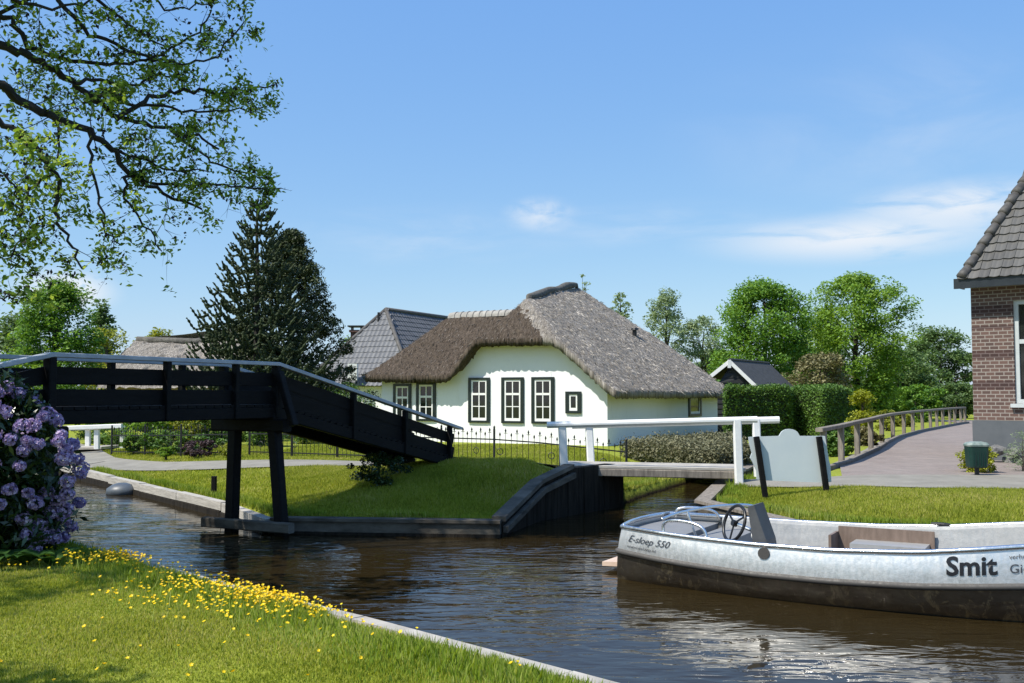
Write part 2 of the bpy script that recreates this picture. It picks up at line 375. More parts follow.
# ------------------------------------------------------------------ mesh helpers
class MB:
    def __init__(s): s.v = []; s.f = []; s.uv = {}
    def add(s, vs, fs):
        o = len(s.v); s.v += [tuple(p) for p in vs]; s.f += [tuple(i+o for i in f) for f in fs]
    def hexa(s, p):   # 8 corners: bottom loop 0-3, top loop 4-7
        s.add(p, [(3, 2, 1, 0), (4, 5, 6, 7), (0, 1, 5, 4), (1, 2, 6, 5), (2, 3, 7, 6), (3, 0, 4, 7)])
    def box(s, c, size, x=(1, 0, 0), y=(0, 1, 0), z=(0, 0, 1)):
        c = Vector(c); x = Vector(x)*size[0]/2; y = Vector(y)*size[1]/2; z = Vector(z)*size[2]/2
        s.hexa([c-x-y-z, c+x-y-z, c+x+y-z, c-x+y-z, c-x-y+z, c+x-y+z, c+x+y+z, c-x+y+z])
    def beam(s, a, b, w, h, up=(0, 0, 1), bev=0.0):
        a = Vector(a); b = Vector(b); d = (b-a).normalized(); up = Vector(up)
        sd = d.cross(up).normalized(); u = sd.cross(d).normalized()
        x = w/2; y = h/2; e = bev or min(w, h)*.12
        pr = [(-x+e, -y), (x-e, -y), (x, -y+e), (x, y-e), (x-e, y), (-x+e, y), (-x, y-e), (-x, -y+e)]
        n = len(pr); vs = [a+sd*p+u*q for p, q in pr]+[b+sd*p+u*q for p, q in pr]
        s.add(vs, [tuple(range(n-1, -1, -1)), tuple(range(n, 2*n))]+[(i, (i+1) % n, n+(i+1) % n, n+i) for i in range(n)])
    def tube(s, pts, rad, k=8, cap=True):
        pts = [Vector(p) for p in pts]; m = len(pts)
        if not hasattr(rad, '__len__'): rad = [rad]*m
        t = (pts[1]-pts[0]).normalized()
        ref = Vector((0, 0, 1)) if abs(t.z) < .9 else Vector((1, 0, 0))
        u = t.cross(ref).normalized(); vs = []
        for i, p in enumerate(pts):
            a = pts[max(i-1, 0)]; b = pts[min(i+1, m-1)]; t = (b-a).normalized()
            u = (u-t*u.dot(t)).normalized(); w = t.cross(u)
            for j in range(k):
                q = 2*math.pi*j/k; vs.append(p+(u*math.cos(q)+w*math.sin(q))*rad[i])
        fs = []
        for i in range(m-1):
            for j in range(k):
                a = i*k+j; b = i*k+(j+1) % k; fs.append((a, b, b+k, a+k))
        if cap: fs += [tuple(range(k-1, -1, -1)), tuple(range((m-1)*k, m*k))]
        s.add(vs, fs)
    def extrude_poly(s, pts, off):   # planar outline + thickness vector
        n = len(pts); off = Vector(off); a = [Vector(p) for p in pts]
        s.add(a+[p+off for p in a], [tuple(range(n-1, -1, -1)), tuple(range(n, 2*n))]+[(i, (i+1) % n, n+(i+1) % n, n+i) for i in range(n)])
    def build(s, name, mat, parent=None, loc=None, smooth=False, uvs=None):
        me = bpy.data.meshes.new(name)
        base = Vector(parent['_base']) if parent is not None and '_base' in parent else Vector(loc or (0, 0, 0))
        me.from_pydata([tuple(Vector(p)-base) for p in s.v], [], s.f); me.update()
        bm = bmesh.new(); bm.from_mesh(me); bmesh.ops.recalc_face_normals(bm, faces=bm.faces[:]); bm.to_mesh(me); bm.free()
        return link(name, me, mat, parent, base, smooth)
def link(name, me, mat, parent, base, smooth=False):
    if mat is not None: me.materials.append(mat)
    if smooth: me.polygons.foreach_set('use_smooth', [True]*len(me.polygons))
    ob = bpy.data.objects.new(name, me); COL.objects.link(ob)
    if parent is not None:
        ob.parent = parent
        if '_base' in parent: ob['_base'] = tuple(base)
    else:
        ob.location = base; ob['_base'] = tuple(base)
    return ob
def npmesh(name, verts, faces, mat, parent=None, loc=(0, 0, 0), smooth=False):
    base = np.array(parent['_base']) if parent is not None else np.array(loc, float)
    me = bpy.data.meshes.new(name); verts = np.asarray(verts, float)-base; faces = np.asarray(faces)
    k = faces.shape[1]
    me.vertices.add(len(verts)); me.vertices.foreach_set('co', verts.astype(np.float32).ravel())
    me.loops.add(faces.size); me.loops.foreach_set('vertex_index', faces.astype(np.int32).ravel())
    me.polygons.add(len(faces)); me.polygons.foreach_set('loop_start', (np.arange(len(faces))*k).astype(np.int32))
    me.update(calc_edges=True)
    return link(name, me, mat, parent, Vector(base), smooth)
def thing(name, label, cat, base, group=None):
    e = bpy.data.objects.new(name, None); COL.objects.link(e); e.location = base; e['_base'] = tuple(base); e.empty_display_size = .3
    e['label'] = label; e['category'] = cat
    if group: e['group'] = group
    return e
def tag(o, label, cat, group=None, kind=None):
    o['label'] = label; o['category'] = cat
    if group: o['group'] = group
    if kind: o['kind'] = kind
    return o
def struct(o): o['kind'] = 'structure'; return o
def auto_uv(ob, udir, vdir, org=(0, 0, 0)):
    me = ob.data; uv = me.uv_layers.new(name='UVMap'); u = Vector(udir); v = Vector(vdir); g = Vector(ob['_base'])-Vector(org)
    for l in me.loops:
        p = me.vertices[l.vertex_index].co+g; uv.data[l.index].uv = (p.dot(u), p.dot(v))

# ------------------------------------------------------------------ terrain
NEARL = [(18, -11.28), (6, .72), (.3, 6.42), (-4.4, 11.12), (-7, 13.8), (-15, 24), (-22, 33), (-32, 45)]
FARL = [(-26, 44), (-16, 32.2), (-10.4, 24.7), (-4.9, 17.5), (-3.65, 15.5), (-.15, 15.0), (.47, 16.8), (2.1, 19), (2.7, 20.6), (4.3, 24.1), (6.2, 29)]
RIGHTL = [(7.6, 29), (5.7, 23.6), (4.3, 19.6), (3.13, 16.2), (3.9, 14), (8, 11.4), (20, 3.8), (34, -5)]
CANAL = np.array(NEARL+FARL+RIGHTL, float)
def seg_dist(x, y, line):
    d = np.full(x.shape, 1e9)
    for (x0, y0), (x1, y1) in zip(line[:-1], line[1:]):
        dx, dy = x1-x0, y1-y0; t = np.clip(((x-x0)*dx+(y-y0)*dy)/(dx*dx+dy*dy), 0, 1)
        d = np.minimum(d, np.hypot(x-x0-t*dx, y-y0-t*dy))
    return d
def inside(x, y, poly):
    r = np.zeros(x.shape, bool); n = len(poly); j = n-1
    for i in range(n):
        xi, yi = poly[i]; xj, yj = poly[j]
        c = ((yi > y) != (yj > y)) & (x < (xj-xi)*(y-yi)/((yj-yi) or 1e-9)+xi); r ^= c; j = i
    return r
def sstep(t): t = np.clip(t, 0, 1); return t*t*(3-2*t)
def height(x, y):
    x = np.asarray(x, float); y = np.asarray(y, float)
    dn, df, dr = seg_dist(x, y, NEARL), seg_dist(x, y, FARL), seg_dist(x, y, RIGHTL)
    hn = .36+.10*sstep(dn/1.2); hf = .20+.32*sstep(df/4.2); hr = .34+.20*sstep(dr/2.6)
    wn = 1/(dn+.05)**3; wf = 1/(df+.05)**3; wr = 1/(dr+.05)**3
    h = (hn*wn+hf*wf+hr*wr)/(wn+wf+wr)
    h += .26*np.exp(-((x+1.0)**2+(y-19.9)**2)/2.6)+.36*np.exp(-((x-.75)**2+(y-18.7)**2)/1.5)+.16*np.exp(-((x-4.3)**2+(y-18.4)**2)/1.2)
    h += .15*np.exp(-((x+.25)**2+(y-18.9)**2)/1.3)
    h += .018*np.sin(x*1.7+y*.6)*np.sin(y*1.3-x*.4)*np.clip((16-y)/4, 0, 1)
    return h
def hgt(x, y): return float(height(np.array([x]), np.array([y]))[0])
fx = np.concatenate([[-600, -300, -150, -90, -60, -45, -34, -28, -24, -20], np.arange(-17.5, 14.01, .12), [14.6, 15.6, 17, 19, 22, 26, 32, 45, 70, 120, 250, 600]])
fy = np.concatenate([[-60, -30, -16, -10, -6, -4], np.arange(-2.4, 31.01, .12), [31.6, 32.4, 33.5, 35, 37, 40, 44, 50, 60, 80, 110, 160, 260, 450, 900]])
GX, GY = np.meshgrid(fx, fy)
GZ = height(GX, GY); ins = inside(GX, GY, CANAL)
dall = np.minimum(np.minimum(seg_dist(GX, GY, NEARL), seg_dist(GX, GY, FARL)), seg_dist(GX, GY, RIGHTL))
GZ = np.where(ins | (dall < .09), -.75, GZ)
nx, ny = len(fx), len(fy); idx = np.arange(nx*ny).reshape(ny, nx)
gf = np.stack([idx[:-1, :-1], idx[:-1, 1:], idx[1:, 1:], idx[1:, :-1]], -1).reshape(-1, 4)
struct(npmesh('ground', np.stack([GX, GY, GZ], -1).reshape(-1, 3), gf, M['ground'], smooth=True))
mb = MB(); mb.add([(-60, -30, 0), (60, -30, 0), (60, 60, 0), (-60, 60, 0)], [(0, 1, 2, 3)])
struct(mb.build('water', M['water']))

def strip(name, pts, widths, mat, lift=.04, n=8, sub=.4):
    """a path draped on the ground along a polyline"""
    P = []; Wd = []
    pts = [Vector((p[0], p[1], 0)) for p in pts]
    for i in range(len(pts)-1):
        k = max(2, int((pts[i+1]-pts[i]).length/sub))
        for j in range(k): P.append(pts[i].lerp(pts[i+1], j/k)); Wd.append(widths[i]+(widths[i+1]-widths[i])*j/k)
    P.append(pts[-1]); Wd.append(widths[-1])
    for _ in range(6):
        P = [P[0]]+[(P[i-1]+P[i]*2+P[i+1])/4 for i in range(1, len(P)-1)]+[P[-1]]
    vs = []; L = len(P)
    for i, p in enumerate(P):
        t = (P[min(i+1, L-1)]-P[max(i-1, 0)]).normalized(); s = Vector((-t.y, t.x, 0))
        for j in range(n+1):
            q = p+s*(j/n-.5)*Wd[i]; vs.append((q.x, q.y, hgt(q.x, q.y)+lift))
    fs = [(i*(n+1)+j, (i+1)*(n+1)+j, (i+1)*(n+1)+j+1, i*(n+1)+j+1) for i in range(L-1) for j in range(n)]
    m = MB(); m.add(vs, fs); return struct(m.build(name, mat, smooth=True))
PATH_L = [(-17, 36.5), (-14, 32), (-11.6, 27.6), (-9.3, 25.2), (-6.5, 23.9), (-3.7, 22.9), (-1.4, 21.8), (.1, 20.9), (1.1, 19.2)]
PATH_R = [(4.05, 18.4), (5.2, 18.15), (7, 17.95), (10, 17.8), (20, 17.6)]
strip('path', PATH_L, [1.4]*len(PATH_L), M['concrete'])
strip('path', PATH_R, [1.2, 2.0, 2.7, 3.0, 3.2], M['concrete'])
strip('path', [(-16.5, 29.2), (-13.8, 27.9), (-11.2, 27.0)], [.8, .8, .8], M['concrete'], .05)
RAILPX = [(824, 466), (841.5, 462), (857.5, 455.6), (871, 450), (882, 443), (893, 438), (904, 435), (913, 432.4), (922.5, 430.4), (930.6, 429), (937, 427.6), (943, 426.4), (950, 425.2), (955, 424.2), (961, 423.4), (965, 423)]
RAILP = []
for px, py in RAILPX:
    p = ong(px, py, .56); RAILP.append(p)
# paving between the railing and the brick house
def fan(name, left, right, mat, lift):
    vs = []; n = 14
    L = len(left)
    for a, b in zip(left, right):
        for j in range(n+1):
            q = Vector(a).lerp(Vector(b), j/n); vs.append((q.x, q.y, hgt(q.x, q.y)+lift))
    m = MB(); m.add(vs, [(i*(n+1)+j, (i+1)*(n+1)+j, (i+1)*(n+1)+j+1, i*(n+1)+j+1) for i in range(L-1) for j in range(n)])
    return struct(m.build(name, mat, smooth=True))
lf = [(6.3, 19.2)]+[(p.x-.05, p.y) for p in RAILP[1::2]]+[(26, 62)]
rt = [(17, 19.2), (17, 21), (16, 24), (15, 27), (15, 31), (17, 36), (20, 42), (25, 49), (29, 53), (36, 62)][:len(lf)]
while len(rt) < len(lf): rt.append((36, 62))
fan('pavement', lf, rt, M['paving'], .03)

# ------------------------------------------------------------------ canal edges
def edging(name, label, line, ztop, mat, w=.16, cap=None, post=1.4, inward=1):
    root = thing(name, label, 'canal edging', (line[0][0], line[0][1], 0))
    b = MB(); c = MB(); lowb = MB()
    for i in range(len(line)-1):
        a = Vector((*line[i], 0)); d = Vector((*line[i+1], 0)); t = (d-a).normalized(); s = Vector((-t.y, t.x, 0))*inward
        z0 = ztop[i]; z1 = ztop[i+1]
        k = max(1, int((d-a).length/1.9))
        for j in range(k):
            p = a.lerp(d, j/k); q = a.lerp(d, (j+1)/k); e = t*.008
            za = z0+(z1-z0)*j/k+random.uniform(-.012, .012); zb = z0+(z1-z0)*(j+1)/k+random.uniform(-.012, .012)
            for lo, hi, off in ((-.6, -.02, random.uniform(.02, .04)), (0.0, 1.0, random.uniform(-.008, .008))):
                A = za if hi == 1.0 else za-.155; B = zb if hi == 1.0 else zb-.155
                if hi == 1.0: lo = za-.15
                (b if hi == 1.0 else lowb).hexa([p+e+s*off+Vector((0, 0, lo)), q-e+s*off+Vector((0, 0, lo)), q-e+s*(off+w)+Vector((0, 0, lo)), p+e+s*(off+w)+Vector((0, 0, lo)),
                        p+e+s*off+Vector((0, 0, A)), q-e+s*off+Vector((0, 0, B)), q-e+s*(off+w)+Vector((0, 0, B)), p+e+s*(off+w)+Vector((0, 0, A))])
            if cap:
                c.hexa([p+s*(-.05)+Vector((0, 0, za+.004)), q+s*(-.05)+Vector((0, 0, zb+.004)), q+s*(w+.04)+Vector((0, 0, zb+.004)), p+s*(w+.04)+Vector((0, 0, za+.004)),
                        p+s*(-.05)+Vector((0, 0, za+.05)), q+s*(-.05)+Vector((0, 0, zb+.05)), q+s*(w+.04)+Vector((0, 0, zb+.05)), p+s*(w+.04)+Vector((0, 0, za+.05))])
            if post:
                r = p-s*.085; po = MB(); po.box((r.x, r.y, (za-.06-.6)/2), (.12, .14, za-.06+.6), t, s); po.build('pile', M['edge_dark'], root)
    b.build('edge_board', mat, root); lowb.build('wet_board', M['edge_dark'], root)
    if cap: c.build('capping', cap, root)
    return root
edging('canal_edging', 'weathered timber edging along the near grass bank with buttercups', NEARL[1:8], [.33]*7, M['pale_wood'], .13, None, 0, -1)
edging('canal_edging', 'worn grey timber edging below the sunny lawn left of the bridge', FARL[0:5], [.27, .27, .27, .24, .20], M['pale_wood'], .16, None, 1.9, -1)
edging('canal_edging', 'low dark timber edging round the shaded grass tip under the bridge', FARL[4:6], [.20, .21], M['edge_wood'], .16, M['edge_wood'], 1.9, -1)
edging('canal_edging', 'timber edging of the right bank behind the aluminium boat', RIGHTL[1:8], [.42, .50, .36, .33, .33, .33, .33], M['edge_wood'], .16, M['weather_wood'], 1.9, -1)
# abutment: sloping wing and vertical planks under the plank bridge
ab = thing('plank_abutment', 'dark vertical plank wall with sloping top under the plank footbridge', 'retaining wall', (.47, 16.8, 0))
pts = [Vector((*p, 0)) for p in (FARL[5], FARL[6], FARL[7])]
wl = MB(); cp = MB()
def abz(q, i):   # top of the wall along it
    return [(.22, .58), (.58, .84)][i][0]+([(.22, .58), (.58, .84)][i][1]-[(.22, .58), (.58, .84)][i][0])*q
for i in range(2):
    a, d = pts[i], pts[i+1]; t = (d-a).normalized(); s = Vector((-t.y, t.x, 0)); k = int((d-a).length/.17)
    for j in range(k):
        p = a.lerp(d, j/k); q = a.lerp(d, (j+1)/k); f0 = j/k; f1 = (j+1)/k
        def tz(f):
            if i == 0: return .22+.40*f
            return .62+.20*min(1, f/.35) if f < .9 else .82-.5*(f-.9)
        o = random.uniform(-.012, .012); e = t*.005
        wl.hexa([p+e+s*o+Vector((0, 0, -.6)), q-e+s*o+Vector((0, 0, -.6)), q-e+s*.2+Vector((0, 0, -.6)), p+e+s*.2+Vector((0, 0, -.6)),
                 p+e+s*o+Vector((0, 0, tz(f0))), q-e+s*o+Vector((0, 0, tz(f1))), q-e+s*.2+Vector((0, 0, tz(f1))), p+e+s*.2+Vector((0, 0, tz(f0)))])
    z0, z1 = (.22, .62) if i == 0 else (.62, .82)
    dd = d if i == 0 else a.lerp(d, .35)
    cp.hexa([a-s*.06+Vector((0, 0, z0+.004)), dd-s*.06+Vector((0, 0, z1+.004)), dd+s*.16+Vector((0, 0, z1+.004)), a+s*.16+Vector((0, 0, z0+.004)),
             a-s*.06+Vector((0, 0, z0+.075)), dd-s*.06+Vector((0, 0, z1+.075)), dd+s*.16+Vector((0, 0, z1+.075)), a+s*.16+Vector((0, 0, z0+.075))])
    cp.hexa([a-s*.10+Vector((0, 0, z0-.16)), dd-s*.10+Vector((0, 0, z1-.16)), dd-s*.02+Vector((0, 0, z1-.16)), a-s*.02+Vector((0, 0, z0-.16)),
             a-s*.10+Vector((0, 0, z0-.07)), dd-s*.10+Vector((0, 0, z1-.07)), dd-s*.02+Vector((0, 0, z1-.07)), a-s*.02+Vector((0, 0, z0-.07))])
wl.build('plank_wall', M['edge_dark'], ab); cp.build('sloping_cap', M['edge_wood'], ab)
o = MB(); p = ong(122, 494, 0.0)
prof = [(0, -.10), (.26, -.08), (.36, .02), (.34, .12), (.22, .20), (.10, .235), (0, .24)]
vs = []; K = 20
for r, z in prof:
    for j in range(K): vs.append((p.x+r*.92*math.cos(2*math.pi*j/K), p.y+r*.8*math.sin(2*math.pi*j/K), z))
o.add(vs, [(i*K+j, i*K+(j+1) % K, (i+1)*K+(j+1) % K, (i+1)*K+j) for i in range(len(prof)-1) for j in range(K)])
tag(o.build('mooring_float', M['float'], None, (p.x, p.y, 0), True), 'grey rounded float lying in the water by the left timber edging', 'float')
o = MB(); p = ong(214, 489, .33); o.beam((p.x, p.y, .1), (p.x, p.y, .57), .09, .09, (1, 0, 0)); 
tag(o.build('mooring_post', M['black_wood'], None, (p.x, p.y, .1)), 'short dark mooring post on the sunny lawn left of the bridge', 'post')

# ------------------------------------------------------------------ main footbridge
BU = Vector((-.455, -.891, 0)).normalized(); BV = Vector((.891, -.455, 0)).normalized(); B0 = Vector((-1.12, 20.05, 0)); BW = 1.05
def bp(q, v, z): return B0+BU*q+BV*v+Vector((0, 0, z))
QA, QB, QE = 5.42, 9.4, 14.4
def zr(q):
    if q < QA: return 1.46+(2.57-1.46)*q/QA
    if q < QB: return 2.57
    return 2.57-(q-QB)*.22
br = thing('wooden_footbridge', 'black timber humpback footbridge with grey handrail over the canal', 'footbridge', tuple(bp(QA, -.5, 0)))
segs = [(-.15, QA), (QA, QB), (QB, QE)]
for v in (0, -BW):
    h = MB()
    for a, b in segs: h.beam(bp(a, v, zr(max(a, 0)) if a >= 0 else zr(0)-.03), bp(b, v, zr(b)), .13, .055)
    h.build('handrail', M['rail_grey'], br)
    s_ = MB()
    for a, b in segs: s_.beam(bp(max(a, 0), v*.93-.03, zr(max(a, 0))-.735), bp(b, v*.93-.03, zr(b)-.735), .10, .17)
    s_.build('stringer', M['black_wood'], br)
    for off, hh in ((-.235, .20), (-.50, .20)):
        for a, b in segs:
            m = MB(); iv = v-.055 if v == 0 else v+.055
            m.beam(bp(max(a, 0)+.02, iv, zr(max(a, 0))+off), bp(b-.02, iv, zr(b)+off), .035, hh); m.build('side_board', M['black_wood'], br)
    for off, hh in ((-.367, .10), (-.635, .10)):   # the ramp is closed by extra boards, open only near the landing
        m = MB(); iv = v-.06 if v == 0 else v+.06
        m.beam(bp(1.55, iv, zr(1.55)+off), bp(QA-.02, iv, zr(QA)+off), .03, hh); m.build('side_board', M['black_wood'], br)
    for q in (.25, 1.85, 3.45, QA, 6.3, 7.6, QB, 10.3, 11.9, 13.7):
        m = MB(); w = .13 if q in (QA, QB) else .10
        m.beam(bp(q, v, zr(q)-.81), bp(q, v, zr(q)-.03), w, w*.8, BU); m.build('rail_post', M['black_wood'], br)
m = MB()
for a, b in segs:
    k = int((b-max(a, 0))/.16)
    for j in range(k):
        q = max(a, 0)+(j+.5)*(b-max(a, 0))/k
        m.beam(bp(q, .02, zr(q)-.63), bp(q, -BW-.02, zr(q)-.63), .15, .04)
m.build('deck_planks', M['black_wood'], br)
for qq in (QA, QB):
    zb = -.5
    for v0, v1 in ((.20, -.05), (-.86, -.80)):
        m = MB(); m.beam(bp(qq, v0, zb), bp(qq, v1, zr(qq)-.75), .175, .17, BU); m.build('trestle_post', M['black_wood'], br)
    m = MB(); m.beam(bp(qq, .22, zr(qq)-.93), bp(qq, -BW-.16, zr(qq)-.93), .20, .20); m.build('cross_beam', M['black_wood'], br)
    m = MB(); m.beam(bp(qq+.12, .42, .13), bp(qq+.12, -BW-.25, .13), .14, .15); m.build('sill_beam', M['edge_wood'], br)
    if qq == QB: continue
    m = MB(); m.beam(bp(qq-.01, .34, zr(qq)-.93), bp(qq, .05, zr(qq)-.12), .10, .12, BU); m.build('outrigger', M['black_wood'], br)

# ------------------------------------------------------------------ plank footbridges with white rails
pb = thing('plank_footbridge', 'low plank footbridge with white round-beam rails over the side canal', 'footbridge', (2.5, 18.4, 0))
PD = .80
n0 = Vector((.95, 18.35, PD)); n1 = Vector((4.22, 18.15, PD-.05)); back = Vector((.10, 1.15, 0))
for j in range(7):
    m = MB(); f = (j+.5)/7; m.beam(n0+back*f, n1+back*f, .155, .05); m.build('deck_plank', M['pale_wood'], pb)
for f in (.04, .96):
    m = MB(); m.beam(n0+back*f+Vector((.2, 0, -.10)), n1+back*f+Vector((-.1, 0, -.10)), .12, .14); m.build('beam', M['weather_wood'], pb)
def wpost(px, py, Y, top):
    p = at(px, py, Y); q = at(top[0], top[1], Y); m = MB(); m.beam(p-Vector((0, 0, .2)), q, .145, .115, (0, 1, 0), .02); return m.build('rail_post', M['white_paint'], pb)
wpost(564.5, 465, 18.3, (562, 424)); wpost(591.5, 464, 19.5, (589, 425)); wpost(739, 472, 18.1, (737, 420)); wpost(758, 466, 19.3, (756, 419))
m = MB(); m.beam(at(547, 425, 18.3), at(757, 419.5, 18.1), .14, .115, (0, 0, 1), .04); m.build('handrail', M['white_paint'], pb)
m = MB(); m.beam(at(572, 425.5, 19.5), at(779, 419.8, 19.3), .135, .13, (0, 0, 1), .04); m.build('handrail', M['white_paint'], pb)

fb = thing('plank_footbridge', 'small distant footbridge with white rails at the far left path', 'footbridge', tuple(at(100, 447, 31)))
for a, b, Y in (((40, 429), (122, 426), 30.5), ((40, 429), (100, 427.5), 32)):
    m = MB(); m.beam(at(*a, Y), at(*b, Y-.1), .14, .13); m.build('handrail', M['white_paint'], fb)
for px, Y, y0, y1 in ((97, 30.5, 449, 428), (123, 30.5, 448, 426), (88, 32, 447, 428.5), (60, 30.5, 450, 429)):
    m = MB(); m.beam(at(px, y0, Y), at(px, y1, Y), .15, .13, (0, 1, 0)); m.build('rail_post', M['white_paint'], fb)
m = MB(); a = at(60, 448, 31.8); b = at(112, 447, 31.6); m.beam(a, b, 1.3, .08); m.build('deck_plank', M['pale_wood'], fb)

# ------------------------------------------------------------------ thatched house
HC = Vector((2.95, 31, .46)); HL = Vector((-.871, .491, 0)).normalized(); HB = Vector((.491, .871, 0)).normalized()
HN = -HB; HR = -HL     # outward normals of front and right walls
def hp(t, s, z): return HC+HL*t+HB*s+Vector((0, 0, z-HC.z))
def front_tz(px, py, off=0):
    q = onplane(px, py, HC+HN*off, HN); return (q-HC).dot(HL), q.z
def right_sz(px, py):
    q = onplane(px, py, HC, HR); return (q-HC).dot(HB), q.z
TH = .25
T1 = 8.75; S1 = 11.0
def tr_(s): return np.minimum(3.35+np.maximum(s-.5, 0)*.20, 4.85)
def zridge(s): return 2.64+.80*tr_(s)
def main_roof(t, s):
    trr = tr_(s); zz = zridge(s)
    zr_ = 2.64+.80*t+.06*np.sin(np.clip(t/4.5, 0, 1)*np.pi)*1.5
    zl = zz-1.12*(t-trr)
    zf = 3.92+1.05*(s+.45)+.0*t
    zb = 2.3+1.22*(11.5-s)
    a = np.minimum(np.minimum(zr_, zl), np.minimum(zf, zb))
    return a
def wing_roof(t, s):
    return np.minimum(np.minimum(2.80+.85*(s+.45), 5.05-.9*(s-2.2)), 2.80+1.15*(T1+.35-t))
ts = np.arange(-.5, 10.0, .075); ss = np.arange(-.475, 11.6, .075)
TT, SS = np.meshgrid(ts, ss)
Mr = main_roof(TT, SS); Wr = wing_roof(TT, SS)
mok = (TT < 5.45+np.maximum(SS-.2, 0)*3) & (Mr > 1.85)
wok = (TT > np.where(SS < .15, 5.25, np.maximum(5.25-SS*1.6, 3.3))) & (SS < 5.0) & (TT < T1+.35)
Zr = np.where(mok & wok, np.maximum(Mr, Wr), np.where(mok, Mr, np.where(wok, Wr, -9)))
rok = Zr > 1.8
# soft sag and ragged straw
def smooth2(Z, ok, it):
    for _ in range(it):
        Zp = np.pad(Z, 1, mode='edge'); okp = np.pad(ok, 1, mode='edge').astype(float)
        num = 0; den = 0
        for dy in (0, 1, 2):
            for dx in (0, 1, 2):
                sl = (slice(dy, dy+Z.shape[0]), slice(dx, dx+Z.shape[1])); w = okp[sl]; near = (np.abs(Zp[sl]-Z) < .45)*w
                num = num+Zp[sl]*near; den = den+near
        Z = np.where(ok, num/np.maximum(den, 1e-6), Z)
    return Z
Zr = smooth2(Zr, rok, 3)
Zr = Zr+np.where(rok, .05*np.sin(TT*1.1+.7)*np.sin(SS*.9)+RNG.normal(0, .016, Zr.shape), 0)
# eave drip: edges of the thatch round down
edge = np.zeros_like(rok)
er = rok.copy()
for k in range(3):
    e2 = er.copy(); e2[1:, :] &= er[:-1, :]; e2[:-1, :] &= er[1:, :]; e2[:, 1:] &= er[:, :-1]; e2[:, :-1] &= er[:, 1:]
    e2[0, :] = e2[-1, :] = False; e2[:, 0] = e2[:, -1] = False
    ring = er & ~e2; Zr = Zr-np.where(ring, (.05, .02, .008)[k], 0); er = e2
jit = RNG.normal(0, .018, (2,)+Zr.shape)
vid = -np.ones(Zr.shape, int); vid[rok] = np.arange(rok.sum()); nv = rok.sum()
TJ = TT+jit[0]; SJ = SS+jit[1]
top = np.array([hp(t, s, z)[:] for t, s, z in zip(TJ[rok], SJ[rok], Zr[rok])])
gy, gx = np.gradient(np.where(rok, Zr, np.nan), .075)
bot = top.copy(); bot[:, 2] -= TH
quads = []; tq = []
a, b_, c, d = vid[:-1, :-1], vid[:-1, 1:], vid[1:, 1:], vid[1:, :-1]
good = (a >= 0) & (b_ >= 0) & (c >= 0) & (d >= 0)
Q = np.stack([a, b_, c, d], -1)[good]
edges = {}
for q in Q:
    for i in range(4):
        e = (q[i], q[(i+1) % 4]); edges[e] = 1
side = [(e[0], e[1], e[1]+nv, e[0]+nv) for e in edges if (e[1], e[0]) not in edges]
faces = np.concatenate([Q, Q[:, ::-1]+nv, np.array(side)[:, ::-1]])
house = thing('thatched_house', 'long white house with thatched roof and dark-framed windows behind iron fence', 'house', tuple(HC))
rf = npmesh('thatched_roof', np.concatenate([top, bot]), faces, M['thatch'], house, smooth=False)
uvl = rf.data.uv_layers.new(name='UVMap')
tv = np.concatenate([np.stack([TJ[rok], SJ[rok], Zr[rok]], -1)]*2)
li = np.empty(len(rf.data.loops), np.int32); rf.data.loops.foreach_get('vertex_index', li)
gxx = np.nan_to_num(gx[rok]); gyy = np.nan_to_num(gy[rok]); isr = np.abs(gxx) > np.abs(gyy); isr = np.concatenate([isr, isr])
fl = np.arange(len(li))//4; fis = isr[li[fl*4]]
U = np.where(fis, tv[li, 1], tv[li, 0]); V = np.where(fis, tv[li, 0], tv[li, 1])*1.35
uvl.data.foreach_set('uv', np.stack([U, V], -1).astype(np.float32).ravel())
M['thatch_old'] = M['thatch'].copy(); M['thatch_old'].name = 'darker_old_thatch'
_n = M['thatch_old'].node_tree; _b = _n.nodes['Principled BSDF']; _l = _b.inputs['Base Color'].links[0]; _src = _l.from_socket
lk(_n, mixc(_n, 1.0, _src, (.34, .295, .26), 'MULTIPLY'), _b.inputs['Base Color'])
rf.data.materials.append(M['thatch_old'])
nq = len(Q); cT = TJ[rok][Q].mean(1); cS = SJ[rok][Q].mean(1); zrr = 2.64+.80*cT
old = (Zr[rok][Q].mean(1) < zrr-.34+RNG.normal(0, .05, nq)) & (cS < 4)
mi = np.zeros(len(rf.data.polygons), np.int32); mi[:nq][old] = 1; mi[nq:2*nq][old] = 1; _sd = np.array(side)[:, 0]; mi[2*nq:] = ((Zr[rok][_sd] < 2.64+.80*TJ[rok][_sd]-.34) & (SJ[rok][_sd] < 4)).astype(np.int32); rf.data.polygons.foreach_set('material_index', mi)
# loose straw along the surface gives the thatch a rough outline
NS = 15000
pick = RNG.integers(0, nv, NS); P0 = top[pick]+RNG.normal(0, .03, (NS, 3))*np.array([1, 1, .3])
gdir = np.stack([np.nan_to_num(gx[rok])[pick], np.nan_to_num(gy[rok])[pick]], -1)
gl = np.linalg.norm(gdir, axis=1, keepdims=True)+1e-6; gd = -np.clip(gdir, -1.5, 1.5)
HLn = np.array(HL); HBn = np.array(HB)
dwn = gd[:, :1]*HLn+gd[:, 1:]*HBn; hl = np.linalg.norm(gd, axis=1)
dwn[:, 2] = -hl**2; dwn /= (np.linalg.norm(dwn, axis=1, keepdims=True)+1e-6)
dwn += RNG.normal(0, .13, (NS, 3)); ln = RNG.uniform(.08, .20, (NS, 1))
sidev = np.cross(dwn, RNG.normal(0, 1, (NS, 3))); sidev /= np.linalg.norm(sidev, axis=1, keepdims=True)
wd = RNG.uniform(.006, .016, (NS, 1)); lift = np.array([0, 0, .03])
